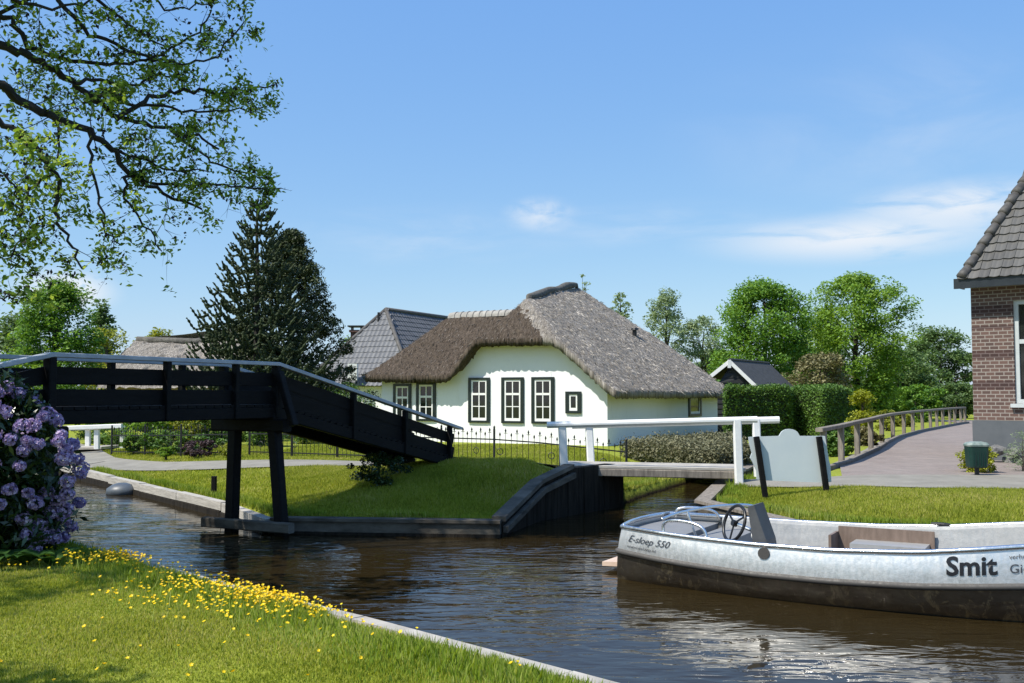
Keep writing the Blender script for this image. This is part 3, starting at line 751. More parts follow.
V3 = np.stack([P0-sidev*wd, P0+sidev*wd, P0+dwn*ln+lift*.6], 1).reshape(-1, 3); V3[:, 2] += .005
M['straw'] = leafmat('loose_straw', [(.1, (.11, .098, .083)), (.5, (.33, .30, .26)), (.95, (.70, .64, .57))], .1, .9, .1)
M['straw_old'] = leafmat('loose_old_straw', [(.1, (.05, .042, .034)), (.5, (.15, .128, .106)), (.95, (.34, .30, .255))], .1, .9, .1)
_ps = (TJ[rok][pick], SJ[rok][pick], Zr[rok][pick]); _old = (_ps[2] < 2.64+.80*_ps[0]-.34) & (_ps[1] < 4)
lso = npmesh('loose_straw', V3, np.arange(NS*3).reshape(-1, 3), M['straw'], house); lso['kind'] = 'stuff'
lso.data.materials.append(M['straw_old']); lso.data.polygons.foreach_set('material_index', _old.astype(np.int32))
# ridge caps
rc = MB(); P = []
for s in np.linspace(1.5, 7.75, 14): P.append(hp(float(tr_(s)), s, float(zridge(s))-.02+.03*math.sin(s*2.2)+.10*max(0, s-2)/5.75))
P = [P[0]+Vector((0, 0, -.30))+(P[0]-P[1])*.3]+P+[P[-1]+Vector((0, 0, -.36))+(P[-1]-P[-2])*.9]
rc.tube(P, [.08, .12]+[.15+.012*math.sin(i*1.7) for i in range(len(P)-5)]+[.125, .09, .03], 10)
rc.build('turf_ridge', M['thatch_ridge'], house, smooth=True)
for i in range(13):   # ridge tiles of the lower wing
    t0 = 3.75+i*.262; m = MB(); vs = []
    for e, tt in enumerate((t0, t0+.285)):
        for j in range(9):
            an = math.pi*j/8; r = .235+.03*(1-e); vs.append(hp(tt, 2.2+r*math.cos(an), 4.88+r*math.sin(an)*.95))
    m.add(vs, [(j, j+1, j+10, j+9) for j in range(8)]); m.add(vs, [tuple(range(8, -1, -1)), tuple(range(9, 18))])
    m.build('ridge_tile', M['ridge_tile_pale'], house, smooth=True)
# walls
def uz(t): return float(main_roof(np.array([t]), np.array([0.0]))[0])-TH*.75
def uw(t): return float(wing_roof(np.array([t]), np.array([0.0]))[0])-TH*.75
wall = MB()
tl = [0, .4, .8, 1.2, 1.6, 1.9, 2.3, 3, 4, 4.4, 4.7, 5.0, 5.3]
outl = [hp(0, 0, .2)]+[hp(t, 0, uz(t)) for t in tl]+[hp(5.35, 0, uw(5.35)), hp(7.6, 0, uw(7.6)), hp(8.65, 0, min(uw(7), uw(8.65))), hp(8.65, 0, .2)]
wall.extrude_poly(outl, HB*.28)
w1 = wall.build('front_wall', M['plaster'], house); auto_uv(w1, HL, (0, 0, 1), HC)
wall = MB(); wall.extrude_poly([hp(0, .285, .2), hp(0, 10.9, .2), hp(0, 10.9, 2.33), hp(0, .285, 2.33)], HL*.28)
w2 = wall.build('side_wall', M['plaster'], house); auto_uv(w2, HB, (0, 0, 1), HC)
wall = MB(); wall.extrude_poly([hp(8.65, .285, .2), hp(8.65, 4.4, .2), hp(8.65, 4.4, 2.5), hp(8.65, .285, 2.5)], -HL*.28)
w3 = wall.build('end_wall', M['plaster'], house); auto_uv(w3, HB, (0, 0, 1), HC)
wall = MB(); wall.extrude_poly([hp(.3, 10.9, .2), hp(6, 10.9, .2), hp(6, 10.9, 2.3), hp(.3, 10.9, 2.3)], -HB*.28)
w4 = wall.build('rear_wall', M['plaster'], house); auto_uv(w4, HL, (0, 0, 1), HC)
def window(O, X, N, x0, x1, z0, z1, rows, cols=2, fr=.13, parent=None, transom=None, fmat='green_black', smat='white_trim', sash=.06):
    """frame on the wall face; O wall point, X along the wall, N outward"""
    Z = Vector((0, 0, 1))
    def pt(x, z, n): return Vector((O.x, O.y, 0))+X*x+Z*z+N*n
    f = MB()
    def bar(b, xa, xb, za, zb, na, nb): b.hexa([pt(xa, za, na), pt(xb, za, na), pt(xb, za, nb), pt(xa, za, nb), pt(xa, zb, na), pt(xb, zb, na), pt(xb, zb, nb), pt(xa, zb, nb)])
    bar(f, x0, x0+fr, z0, z1, -.02, .06); bar(f, x1-fr, x1, z0, z1, -.02, .06); bar(f, x0+fr, x1-fr, z1-fr*.75, z1, -.02, .06); bar(f, x0+fr, x1-fr, z0, z0+fr*.7, -.02, .065)
    w = f.build('window', M[fmat], parent)
    s = MB(); a, b, c, d = x0+fr, x1-fr, z0+fr*.7, z1-fr*.75; k = sash
    bar(s, a, a+k, c, d, -.02, .035); bar(s, b-k, b, c, d, -.02, .035); bar(s, a+k, b-k, d-k, d, -.02, .035); bar(s, a+k, b-k, c, c+k*1.5, -.02, .035)
    for j in range(1, cols): x = a+k+(b-a-2*k)*j/cols; bar(s, x-.017, x+.017, c+k*1.5, d-k, -.02, .03)
    for j in range(1, rows):
        z = c+k+(d-c-2*k)*j/rows; th = .035 if (transom == j) else .014
        xs = np.linspace(a+k, b-k, cols+1)
        for q in range(cols): bar(s, xs[q]+(.014 if q else 0), xs[q+1]-(.014 if q < cols-1 else 0), z-th, z+th, -.02, .038 if transom == j else .03)
    s.build('sash', M[smat], w)
    g = MB(); bar(g, a+.01, b-.01, c+.01, d-.01, .002, .008); g.build('pane', M['glass'], w)
    return w
for (xa, ya, xb, yb, rows, tr) in ((394, 384, 411.5, 411, 3, 2), (417, 382.5, 436, 424, 3, 2), (469, 379, 490, 423.5, 3, 2), (502, 377.5, 524, 423, 3, 2), (532, 375.5, 554.5, 421.5, 3, 2)):
    t1, z1 = front_tz(xa, ya); t0, z0 = front_tz(xb, yb)
    if rows == 3: z0 = front_tz(512, 423.2)[1] if xa > 450 else front_tz(427, 421)[1]; z1 = front_tz(512, 377.3)[1] if xa > 450 else z1
    window(HC, HL, HN, t0, t1, z0, z1, rows, 2, .105, house, tr)
t1, z1 = front_tz(566, 391.5); t0, z0 = front_tz(581.5, 413.5); window(HC, HL, HN, t0, t1, z0, z1, 1, 1, .12, house)
s0, z1 = right_sz(688, 391); s1, z0 = right_sz(700.5, 416); window(HC, HB, HR, s0, s1, z0, 2.2, 1, 1, .14, house, None, 'green_black', 'white_trim')
# roof vent and wall lamp
tv_, sv_ = 2.6, 7.9
q = hp(2.05, 7.2, float(main_roof(np.array([2.05]), np.array([7.2]))[0])); m = MB()
m.tube([q-Vector((0, 0, .15)), q+Vector((0, 0, .22))], .085, 10); m.tube([q+Vector((0, 0, .221)), q+Vector((0, 0, .30))], [.15, .12], 10); m.build('roof_vent', M['iron'], house)

# ------------------------------------------------------------------ iron fence
def iron_fence(label, pts, group, pitch=.125, hh=.74):
    root = thing('iron_fence', label, 'fence', (pts[0][0], pts[0][1], hgt(*pts[0])), group)
    bars = MB(); posts = []
    rails = MB()
    for i in range(len(pts)-1):
        a = Vector((*pts[i], 0)); b = Vector((*pts[i+1], 0)); L = (b-a).length; t = (b-a)/L
        k = int(L/pitch)
        for j in range(1, k):
            p = a.lerp(b, j/k); z = hgt(p.x, p.y); tall = hh if j % 2 else hh-.09
            bars.tube([(p.x, p.y, z+.03), (p.x, p.y, z+tall)], .0062, 4)
            bars.tube([(p.x, p.y, z+tall), (p.x, p.y, z+tall+.045), (p.x, p.y, z+tall+.10)], [.008, .022, .001], 4, False)
            if j % 2: bars.beam((p.x-t.x*.045, p.y-t.y*.045, z+tall-.01), (p.x+t.x*.045, p.y+t.y*.045, z+tall-.01), .012, .012)
            if j % 9 == 4:   # scroll ornament
                c = Vector((p.x, p.y, z+hh*.42)); bars.tube([c+(t*math.cos(q)+Vector((0, 0, 1))*math.sin(q))*.07 for q in np.linspace(0, 6.28, 13)], .009, 4, False)
        m_ = max(1, int(L/.9))
        for f in (.14, .78):
            for j in range(m_):
                p = a.lerp(b, j/m_); q = a.lerp(b, (j+1)/m_)
                rails.beam((p.x, p.y, hgt(p.x, p.y)+hh*f), (q.x, q.y, hgt(q.x, q.y)+hh*f), .012, .03)
        n = max(1, round(L/1.55))
        for j in range(n+(1 if i == len(pts)-2 else 0)):
            p = a.lerp(b, j/n); z = hgt(p.x, p.y); posts.append((p.x, p.y, z))
    bars.build('bars', M['iron'], root); rails.build('rails', M['iron'], root)
    for x, y, z in posts:
        m = MB(); m.beam((x, y, z-.1), (x, y, z+hh+.08), .05, .05, (0, 1, 0)); m.tube([(x, y, z+hh+.08), (x, y, z+hh+.12), (x, y, z+hh+.15)], [.02, .03, .002], 6, False); m.build('post', M['iron'], root)
    return root
iron_fence('black iron fence with pointed bars in front of the white house', [(2.55, 22.4), (-.4, 22.6), (-2.9, 24.3)], 'black iron garden fences')
iron_fence('black iron garden fence seen under the bridge, between trestle and landing', [(-3.1, 24.4), (-6.9, 26.4)], 'black iron garden fences')
iron_fence('black iron fence against dark shrubs beside the far left path', [(-7.2, 26.3), (-9.0, 27.3), (-11.8, 29.6)], 'black iron garden fences')
m = MB(); p = at(236.5, 445, 25.6); m.beam((p.x, p.y, .4), (p.x, p.y, 1.35), .06, .06, (1, 0, 0))
nb = thing('post_sign', 'small white plate on a post at the garden gate beyond the bridge', 'sign', (p.x, p.y, .45)); m.build('post', M['iron'], nb)
m = MB(); m.box((p.x, p.y-.05, 1.15), (.20, .02, .26)); m.build('plate', M['white_trim'], nb)

# ------------------------------------------------------------------ tiles and other buildings
def tile_roof(mb, O, X, Yv, W_, H_, tw, th, keep=None, amp=.03, step=.028, sub=5):
    """every tile a small curved sheet: O eave corner, X along the eave, Yv up the slope"""
    N = X.cross(Yv).normalized()
    if N.z < 0: N = -N
    for r in range(int(H_/th)+1):
        for c in range(int(W_/tw)+1):
            cx, cy = (c+.5)*tw, (r+.5)*th
            if keep and not keep(cx, cy): continue
            vs = []; jz = random.uniform(-.006, .006)
            for e in (0, 1):
                for j in range(sub+1):
                    f = j/sub; w = amp*(math.cos(f*2*math.pi)*.6+(.55 if f > .82 else 0))
                    vs.append(O+X*(c*tw+f*tw*1.02)+Yv*(r*th+e*th*1.12-.02)+N*(w+(step if e == 0 else 0)+jz))
            fs = [(j, j+1, j+sub+2, j+sub+1) for j in range(sub)]
            low = [v-N*.022 for v in vs[:sub+1]]; k = len(vs); vs += low
            fs += [(j, k+j, k+j+1, j+1) for j in range(sub)]
            mb.add(vs, fs)
def roof_plane(O, X, slope_dir_h, rise_per_run): # unit vector up the slope
    return Vector((slope_dir_h.x, slope_dir_h.y, rise_per_run)).normalized()
# grey tiled house behind
GN = Vector((-4.75, 48, 0)); GL = Vector((-.9, .436, 0)).normalized(); GB = Vector((.436, .9, 0)).normalized()
gh = thing('tiled_house', 'house with steep blue-grey tiled hip roof behind the thatched house', 'house', tuple(GN+Vector((0, 0, .5))))
ZE = 2.55
def gp(l, b, z): return GN+GL*l+GB*b+Vector((0, 0, z))
A = at(386, 309.5, 51.6); Bp = gp(3.1, 10.6, A.z)
wall = MB(); wall.hexa([gp(.25, .25, .4), gp(6.2, .25, .4), gp(6.2, 10, .4), gp(.25, 10, .4), gp(.25, .25, ZE-.03), gp(6.2, .25, ZE-.03), gp(6.2, 10, ZE-.03), gp(.25, 10, ZE-.03)])
wg = wall.build('wall', M['plaster'], gh); auto_uv(wg, GL, (0, 0, 1))
c0, c1, c2, c3 = gp(-.15, -.15, ZE), gp(6.6, -.15, ZE), gp(6.6, 10.6, ZE), gp(-.15, 10.6, ZE)
base_ = MB(); base_.add([c0, c1, c2, c3, A, Bp], [(0, 1, 4), (3, 0, 4, 5), (1, 2, 5, 4), (2, 3, 5), (3, 2, 1, 0)]); base_.build('roof_deck', M['slate_trim'], gh)
def tri_keep(O, X, Yv, poly):
    pl = [((p-O).dot(X), (p-O).dot(Yv)) for p in poly]; arr = np.array(pl)
    def k(x, y): return bool(inside(np.array([x]), np.array([y]), arr)[0])
    return k
def tiled_face(mb, a, b, poly, tw, th, **kw):
    X = (b-a).normalized(); n = X.cross(poly[2]-a).normalized()
    if n.z < 0: n = -n
    Yv = n.cross(X).normalized()
    if Yv.z < 0: Yv = -Yv
    H_ = max((p-a).dot(Yv) for p in poly); mn = min((p-a).dot(X) for p in poly); mx = max((p-a).dot(X) for p in poly)
    O = a+X*mn
    tile_roof(mb, O+n*.02, X, Yv, mx-mn, H_, tw, th, tri_keep(O, X, Yv, poly), **kw)
tm = MB(); tiled_face(tm, c0, c1, [c0, c1, A], .26, .34); tiled_face(tm, c3, c0, [c3, c0, A, Bp], .26, .34)
tm.build('roof_tiles', M['tile_slate'], gh)
rm = MB(); rm.tube([c0, c0.lerp(A, .5), A], .11, 8); rm.tube([A, Bp], .12, 8); rm.tube([c1, A], .11, 8); rm.build('ridge_cap', M['tile_ridge'], gh, smooth=True)
ch = MB(); q = at(357, 338, 54); ch.box((q.x, q.y, q.z-.5), (.6, .6, 1.6)); ch.box((q.x, q.y, q.z+.36), (.75, .75, .12)); ch.build('chimney', M['chimney'], gh)
ch = MB(); ch.box((q.x, q.y, q.z+.62), (.9, .9, .07))
for dx in (-.25, .25): ch.box((q.x+dx, q.y, q.z+.505), (.08, .5, .16))
ch.build('chimney_cowl', M['iron'], gh)
ch = MB(); q = at(378.5, 322, 51.3); ch.tube([q-Vector((0, 0, .25)), q+Vector((0, 0, .5))], .06, 8); ch.build('vent_pipe', M['iron'], gh)
dm = MB(); q = at(353, 372, 49); dm.box(q, (.45, .5, .8)); dm.build('dormer_cheek', M['white_trim'], gh)

# far left thatched house, seen above and through the bridge
fh = thing('thatched_house', 'low thatched house with pinkish wall far behind the bridge', 'house', tuple(at(170, 400, 52)))
rp = MB(); Y = 52.0
e0, e1 = at(96, 388, Y), at(262, 388, Y); r0, r1 = at(137, 340, Y+3.2), at(196, 342, Y+3.2); r2 = at(215, 338, Y+3.2); r3 = at(246, 326, Y+3.6)
bk0, bk1 = Vector((e0.x-.5, Y+7, e0.z)), Vector((e1.x+2, Y+7, e1.z))
def thatch_patch(mb, rows, n=40, m=16, jit=.03):
    """bilinear patch between an eave line and a ridge polyline"""
    lo, hi = rows
    def samp(l, f):
        k = f*(len(l)-1); i = min(int(k), len(l)-2); return l[i].lerp(l[i+1], k-i)
    vs = []
    for j in range(m+1):
        for i in range(n+1):
            p = samp(lo, i/n).lerp(samp(hi, i/n), j/m); vs.append(p+Vector((random.gauss(0, jit), random.gauss(0, jit), random.gauss(0, jit)+.25*math.sin(math.pi*j/m))))
    mb.add(vs, [(j*(n+1)+i, j*(n+1)+i+1, (j+1)*(n+1)+i+1, (j+1)*(n+1)+i) for j in range(m) for i in range(n)])
thatch_patch(rp, ([e0, e0.lerp(e1, .33), e0.lerp(e1, .66), e1], [r0, r1, r2, r3])); thatch_patch(rp, ([bk0, bk1], [r0, r3]), 12, 6)
thatch_patch(rp, ([bk0, e0], [r0+Vector((-.05, .1, 0)), r0]), 8, 8); thatch_patch(rp, ([e1, bk1], [r3, r3+Vector((.05, .1, 0))]), 8, 8)
ro = rp.build('thatched_roof', M['thatch'], fh); auto_uv(ro, (1, 0, 0), (0, .7, .7))
rp = MB(); rp.tube([r0, r1, r2, r3, r3+Vector((1.2, .3, .1))], .20, 8); rp.build('ridge', M['thatch_ridge'], fh, smooth=True)
M['pink_wall'] = simple('pinkish_brick_wall', (.34, .24, .21), (.46, .36, .33), 9, .85, bs=.2)
wb = MB(); wb.hexa([Vector((e0.x+.8, Y+.6, .4)), Vector((e1.x-.6, Y+.6, .4)), Vector((e1.x-.6, Y+6.4, .4)), Vector((e0.x+.8, Y+6.4, .4)), Vector((e0.x+.8, Y+.6, e0.z+.1)), Vector((e1.x-.6, Y+.6, e0.z+.1)), Vector((e1.x-.6, Y+6.4, e0.z+.1)), Vector((e0.x+.8, Y+6.4, e0.z+.1))])
wb.build('wall', M['pink_wall'], fh)
for px in (120, 160, 205, 235):
    q = at(px, 392, Y+.6); window(Vector((q.x, Y+.598, 0)), Vector((1, 0, 0)), Vector((0, -1, 0)), 0, .95, .95, 2.2, 2, 2, .1, fh)

# shed
SG = at(713.5, 378, 42); sh = thing('garden_shed', 'small black weatherboard shed with white bargeboards and grey roof behind the hedge', 'shed', (9.4, 42, .5))
sl, srr, sap = at(715, 378, 42), at(757, 388.5, 42), at(731, 360.5, 42)
sl = Vector((8.55, 42, 2.62)); srr = Vector((10.22, 42, 2.55)); sap = Vector((9.22, 42, 3.52)); srr = Vector((10.25, 41.8, 2.42)); sl = Vector((8.42, 42.2, 2.85))
sd = Vector((2.75, 4.6, 0))
wb = MB()
for i in range(14):   # lapped boards of the gable
    z0 = .45+i*.215; z1 = z0+.23
    def xr(z): 
        f = min(1, max(0, (z-2.45)/(3.45-2.45))); return sl.x+.15+(sap.x-sl.x-.1)*f, srr.x-.15+(sap.x+.1-srr.x)*f
    a, b = xr(z0); c, d = xr(z1)
    if d-c < .05: break
    wb.hexa([(a, 42.0, z0), (b, 41.85, z0), (b, 41.9, z0), (a, 42.05, z0), (c, 42.03, z1), (d, 41.88, z1), (d, 41.92, z1), (c, 42.07, z1)])
wb.build('gable_boards', M['weatherboard'], sh)
wb = MB(); off = Vector((.12, .2, 0))
q0 = Vector((srr.x-.12, 41.9, .45)); q1 = q0+sd*.97; q2 = Vector((sl.x+.12, 42.05, .45)); q3 = q2+sd*.97
wb.hexa([q2+off, q0+off, q1, q3]+[p+Vector((0, 0, 1.95)) for p in (q2+off, q0+off, q1, q3)]); wb.build('wall', M['weatherboard'], sh)
wb = MB(); up = Vector((0, 0, .07)); fo = -sd.normalized()*.22
for e in (sl+Vector((-.12, 0, -.08)), srr+Vector((.14, 0, -.08))):
    wb.hexa([e+fo, sap+fo, sap+sd, e+sd]+[p+up for p in (e+fo, sap+fo, sap+sd, e+sd)])
wb.build('roof', M['path_grey_roof'], sh)
wb = MB()
for e in (sl+Vector((-.12, 0, -.08)), srr+Vector((.14, 0, -.08))): wb.beam(e+fo*1.15+Vector((0, 0, -.02)), sap+fo*1.15+Vector((0, 0, -.02)), .03, .15)
wb.box(sap+fo*1.25+Vector((0, 0, -.12)), (.14, .03, .34)); wb.build('bargeboard', M['white_trim'], sh)
wb = MB(); wb.tube([sap+fo+Vector((0, 0, .07)), sap+sd+Vector((0, 0, .07))], .06, 6); wb.build('ridge_cap', M['path_grey_roof'], sh)

# brick house at the right
KC = Vector((11.05, 24.0, .5)); KX = Vector((.75, -.66, 0)).normalized(); KN = Vector((-KX.y*-1, 0, 0)); KN = Vector((-.66, -.75, 0)).normalized(); KB = -KN
bh = thing('brick_house', 'brown brick house corner with grey plinth and dark tiled roof at right', 'house', tuple(KC))
def kp(x, b, z): return Vector((KC.x, KC.y, 0))+KX*x+KB*b+Vector((0, 0, z))
WL = 6.0; ZK = 4.72; PLZ = 1.5
wx0, wx1, wz0, wz1 = .93, 2.6, 1.9, 4.32
bw = MB()
def kbox(b, x0, x1, d0, d1, z0, z1): b.hexa([kp(x0, d0, z0), kp(x1, d0, z0), kp(x1, d1, z0), kp(x0, d1, z0), kp(x0, d0, z1), kp(x1, d0, z1), kp(x1, d1, z1), kp(x0, d1, z1)])
kbox(bw, 0, wx0, 0, .3, PLZ, ZK); kbox(bw, wx0, wx1, 0, .3, PLZ, wz0); kbox(bw, wx0, wx1, 0, .3, wz1, ZK); kbox(bw, wx1, WL, 0, .3, PLZ, ZK)
kw = bw.build('front_wall', M['brick'], bh); auto_uv(kw, KX, (0, 0, 1), kp(0, 0, PLZ))
bw = MB(); kbox(bw, 0, .3, .302, 8, PLZ, ZK); kw = bw.build('side_wall', M['brick'], bh); auto_uv(kw, KB, (0, 0, 1), kp(0, 0, PLZ))
bw = MB(); kbox(bw, -.025, WL, -.025, 8, .2, PLZ-.004); bw.build('plinth', M['plinth'], bh)
fr = MB(); kbox(fr, wx0, wx0+.10, .06, .2, wz0, wz1); kbox(fr, wx1-.1, wx1, .06, .2, wz0, wz1); kbox(fr, wx0+.1, wx1-.1, .06, .2, wz1-.1, wz1); kbox(fr, wx0+.1, wx1-.1, .06, .2, wz0, wz0+.1); kbox(fr, wx0+.1, wx1-.1, .07, .19, 3.3, 3.4)
M['grey_frame'] = simple('pale_grey_frame', (.42, .46, .46), (.5, .54, .54), 5, .5, bs=.05)
fw = fr.build('window', M['grey_frame'], bh)
g = MB(); kbox(g, wx0+.1, wx1-.1, .12, .13, wz0+.1, wz1-.1); g.build('pane', M['glass'], fw)
g = MB(); kbox(g, wx0-.08, wx1+.08, -.10, .058, wz0-.09, wz0-.003); g.build('sill', M['grey_frame'], fw)
# eave box and tiled slope
ev = MB(); kbox(ev, -.20, WL, -.42, -.02, ZK-.02, ZK+.03); ev.build('soffit', M['soffit'], bh)
ev = MB(); kbox(ev, -.24, WL, -.47, -.424, ZK-.09, ZK+.15); kbox(ev, -.24, -.202, -.42, .25, ZK-.05, ZK+.15); ev.build('fascia', M['slate_trim'], bh)
E0 = kp(-.14, -.46, ZK+.12); E1 = kp(WL, -.46, ZK+.12); sl_ = Vector((KB.x, KB.y, 1.25)).normalized()
hip = at(1024, 178, 27.6)
# hip line: from eave corner up and in
def solve_hip():
    best = None
    for lead in np.linspace(-.2, 1.2, 141):
        d = (KB+KX*lead).normalized(); p = E0+ (KB+KX*lead)*3.2+Vector((0, 0, 1.25*3.2))
        dx = p.x/p.y*F; 
        py = 341.5
        v = p-Vector((0, 0, EYE)); c, s = math.cos(PITCH), math.sin(PITCH)
        zc = v.y*c+v.z*s; yc = -v.y*s+v.z*c
        X_ = 512+v.x/zc*F; Y_ = 341.5-yc/zc*F
        # target line (957,280)-(1024,178)
        e = abs((X_-957)*(178-280)-(Y_-280)*(1024-957))
        if best is None or e < best[0]: best = (e, lead)
    return best[1]
LEAD = solve_hip()
HT = E0+(KB+KX*LEAD)*5+Vector((0, 0, 6.25)); HE = E1+KB*5+Vector((0, 0, 6.25))
dk = MB(); dk.add([E0, E1, HE, HT, E0+Vector((0, 0, -.08)), E1+Vector((0, 0, -.08)), HE+Vector((0, 0, -.08)), HT+Vector((0, 0, -.08))], [(0, 1, 2, 3), (7, 6, 5, 4), (0, 4, 5, 1), (3, 2, 6, 7), (0, 3, 7, 4), (1, 5, 6, 2)]); dk.build('roof_deck', M['slate_trim'], bh)
L0 = kp(-.14, 8.4, ZK+.12); dk = MB(); dk.add([E0, L0, HT, E0+Vector((0, 0, -.06)), L0+Vector((0, 0, -.06)), HT+Vector((0, 0, -.06))], [(0, 2, 1), (3, 4, 5), (0, 1, 4, 3), (1, 2, 5, 4), (2, 0, 3, 5)]); dk.build('hip_slope', M['tile_ridge'], bh)
tm = MB(); tiled_face(tm, E0, E1, [E0, E1, HE, HT], .235, .285, amp=.02, step=.035); tm.build('roof_tiles', M['tile_grey'], bh)
d = (HT-E0).normalized(); 
nh = int((HT-E0).length/.36)
for i in range(nh):
    a = E0+d*(i*.36-.05)+Vector((0, 0, .06))+KX*.10; m = MB(); m.tube([a+Vector((0, 0, .035)), a+d*.10+Vector((0, 0, .03)), a+d*.40], [.125, .12, .10], 10); m.build('hip_tile', M['tile_ridge'], bh, smooth=True)

# ------------------------------------------------------------------ wooden railing along the paving
rl = thing('wooden_railing', 'weathered wooden railing with square posts along the brick paving', 'railing', tuple(RAILP[0]))
tops = []
for i, p in enumerate(RAILP):
    z = hgt(p.x, p.y); hp_ = .84
    m = MB(); m.beam((p.x, p.y, z-.1), (p.x, p.y, z+hp_), .13, .12, (.5, .86, 0)); m.build('rail_post', M['weather_wood'], rl); tops.append(Vector((p.x, p.y, z+hp_+.045)))
for i in range(len(tops)-1):
    m = MB(); a, b = tops[i], tops[i+1]; d = (b-a).normalized()
    m.beam(a-d*(.35 if i == 0 else -.002), b, .16, .085); m.build('handrail', M['weather_wood'], rl)
m = MB()
for i in range(len(RAILP)-1):
    a, b = RAILP[i], RAILP[i+1]; s = Vector((b.y-a.y, a.x-b.x, 0)).normalized()*.17; za, zb = hgt(a.x, a.y), hgt(b.x, b.y)
    if i == 0: a = a-(b-a).normalized()*.5
    m.beam(Vector((a.x, a.y, za+.05))+s, Vector((b.x, b.y, zb+.05))+s, .12, .14)
m.build('kerb_beam', M['weather_wood'], rl)
m = MB()
for i in range(len(RAILP)-1):
    a, b = RAILP[i], RAILP[i+1]; s = Vector((b.y-a.y, a.x-b.x, 0)).normalized()*-.04; za, zb = hgt(a.x, a.y), hgt(b.x, b.y)
    m.beam(Vector((a.x, a.y, za+.005))+s, Vector((b.x, b.y, zb+.005))+s, .29, .04)
m.build('kerb_slab', M['concrete'], rl)

# ------------------------------------------------------------------ sign seen from the back
SY = 16.4
sg = thing('notice_board', 'pale grey-blue board with arched top on two leaning dark posts on the grass', 'sign', tuple(at(795, 489, SY)))
def sgp(px, py, n=0): return at(px, py, SY)+Vector((0, n, 0))
outl = [(748.5, 437), (779, 436), (780, 434.5)]+[(789.5-9.5*math.cos(q), 435.5-6.6*math.sin(q)) for q in np.linspace(.25, math.pi-.25, 9)]+[(799, 434.5), (800, 436), (825, 436), (826.5, 445), (829, 460), (830.5, 466), (831.5, 482), (818, 482.5), (767, 480.5), (757, 479.5), (756.2, 470), (753, 463), (750.2, 458), (752, 453), (749.5, 444)]
m = MB(); m.extrude_poly([sgp(*p) for p in outl], (0, .035, 0)); m.build('panel', M['sign_panel'], sg)
for a, b in (((755.5, 436.5), (764.5, 488)), ((818, 436.5), (827, 494))):
    m = MB(); m.beam(sgp(*b, -.055)-Vector((0, 0, .15)), sgp(*a, -.055), .085, .09, (0, 1, 0)); m.build('post', M['black_wood'], sg)

# bin
BP = ong(977, 476.5, .54); bn = thing('litter_bin', 'dark green litter bin with pale lid on a post beside the path', 'litter bin', tuple(BP))
m = MB(); m.beam(BP-Vector((0, 0, .1)), BP+Vector((0, 0, .30)), .07, .07, (1, 0, 0)); m.build('post', M['iron'], bn)
m = MB(); K = 20; vs = []
def rrect(w, d, r=.06):
    o_ = []
    for cx, cy, a0 in ((w/2-r, d/2-r, 0), (-w/2+r, d/2-r, 90), (-w/2+r, -d/2+r, 180), (w/2-r, -d/2+r, 270)):
        for q in range(5): an = R(a0+q*22.5); o_.append((cx+r*math.cos(an), cy+r*math.sin(an)))
    return o_
pr = [(.17, .30, .24), (.19, .335, .27), (.50, .37, .30), (.575, .375, .305), (.575, .34, .27), (.40, .33, .26)]
for z, w, d in pr:
    vs += [BP+Vector((x, y, z)) for x, y in rrect(w, d)]
m.add(vs, [(i*K+j, i*K+(j+1) % K, (i+1)*K+(j+1) % K, (i+1)*K+j) for i in range(len(pr)-1) for j in range(K)]+[tuple(range(K-1, -1, -1))]+[tuple(5*K+j for j in range(K))]); m.build('body', M['bin_green'], bn)
m = MB(); 
for dx in (-.10, -.03, .04, .11): m.box(BP+Vector((dx, -.148, .34)), (.018, .012, .26))
m.build('body_ribs', M['bin_green'], bn)
m = MB(); vs = []
for z, w, d in ((.578, .39, .32), (.61, .40, .33), (.65, .34, .28), (.668, .2, .15)): vs += [BP+Vector((x, y, z)) for x, y in rrect(w, d)]
m.add(vs, [(i*K+j, i*K+(j+1) % K, (i+1)*K+(j+1) % K, (i+1)*K+j) for i in range(3) for j in range(K)]+[tuple(range(K-1, -1, -1)), tuple(3*K+j for j in range(K))]); m.build('lid', M['bin_lid'], bn)
# rockery by the plinth
for i in range(26):
    x = random.uniform(11.0, 13.1); y = 23.35-(x-11.05)*.88-random.uniform(.0, .5); r = random.uniform(.09, .20)
    bm_ = bmesh.new(); bmesh.ops.create_icosphere(bm_, subdivisions=2, radius=r)
    for v in bm_.verts: v.co = Vector((v.co.x*random.uniform(.9, 1.2), v.co.y, v.co.z*.75))*random.uniform(.82, 1.12)
    me = bpy.data.meshes.new('rock'); bm_.to_mesh(me); bm_.free()
    o = link('rock', me, M['rock'], None, Vector((x, y, hgt(x, y)+r*.4+(.22 if i % 3 == 0 else 0)))); tag(o, 'rough grey stone in the rockery below the brick house plinth', 'rock', 'rockery stones by the brick house')

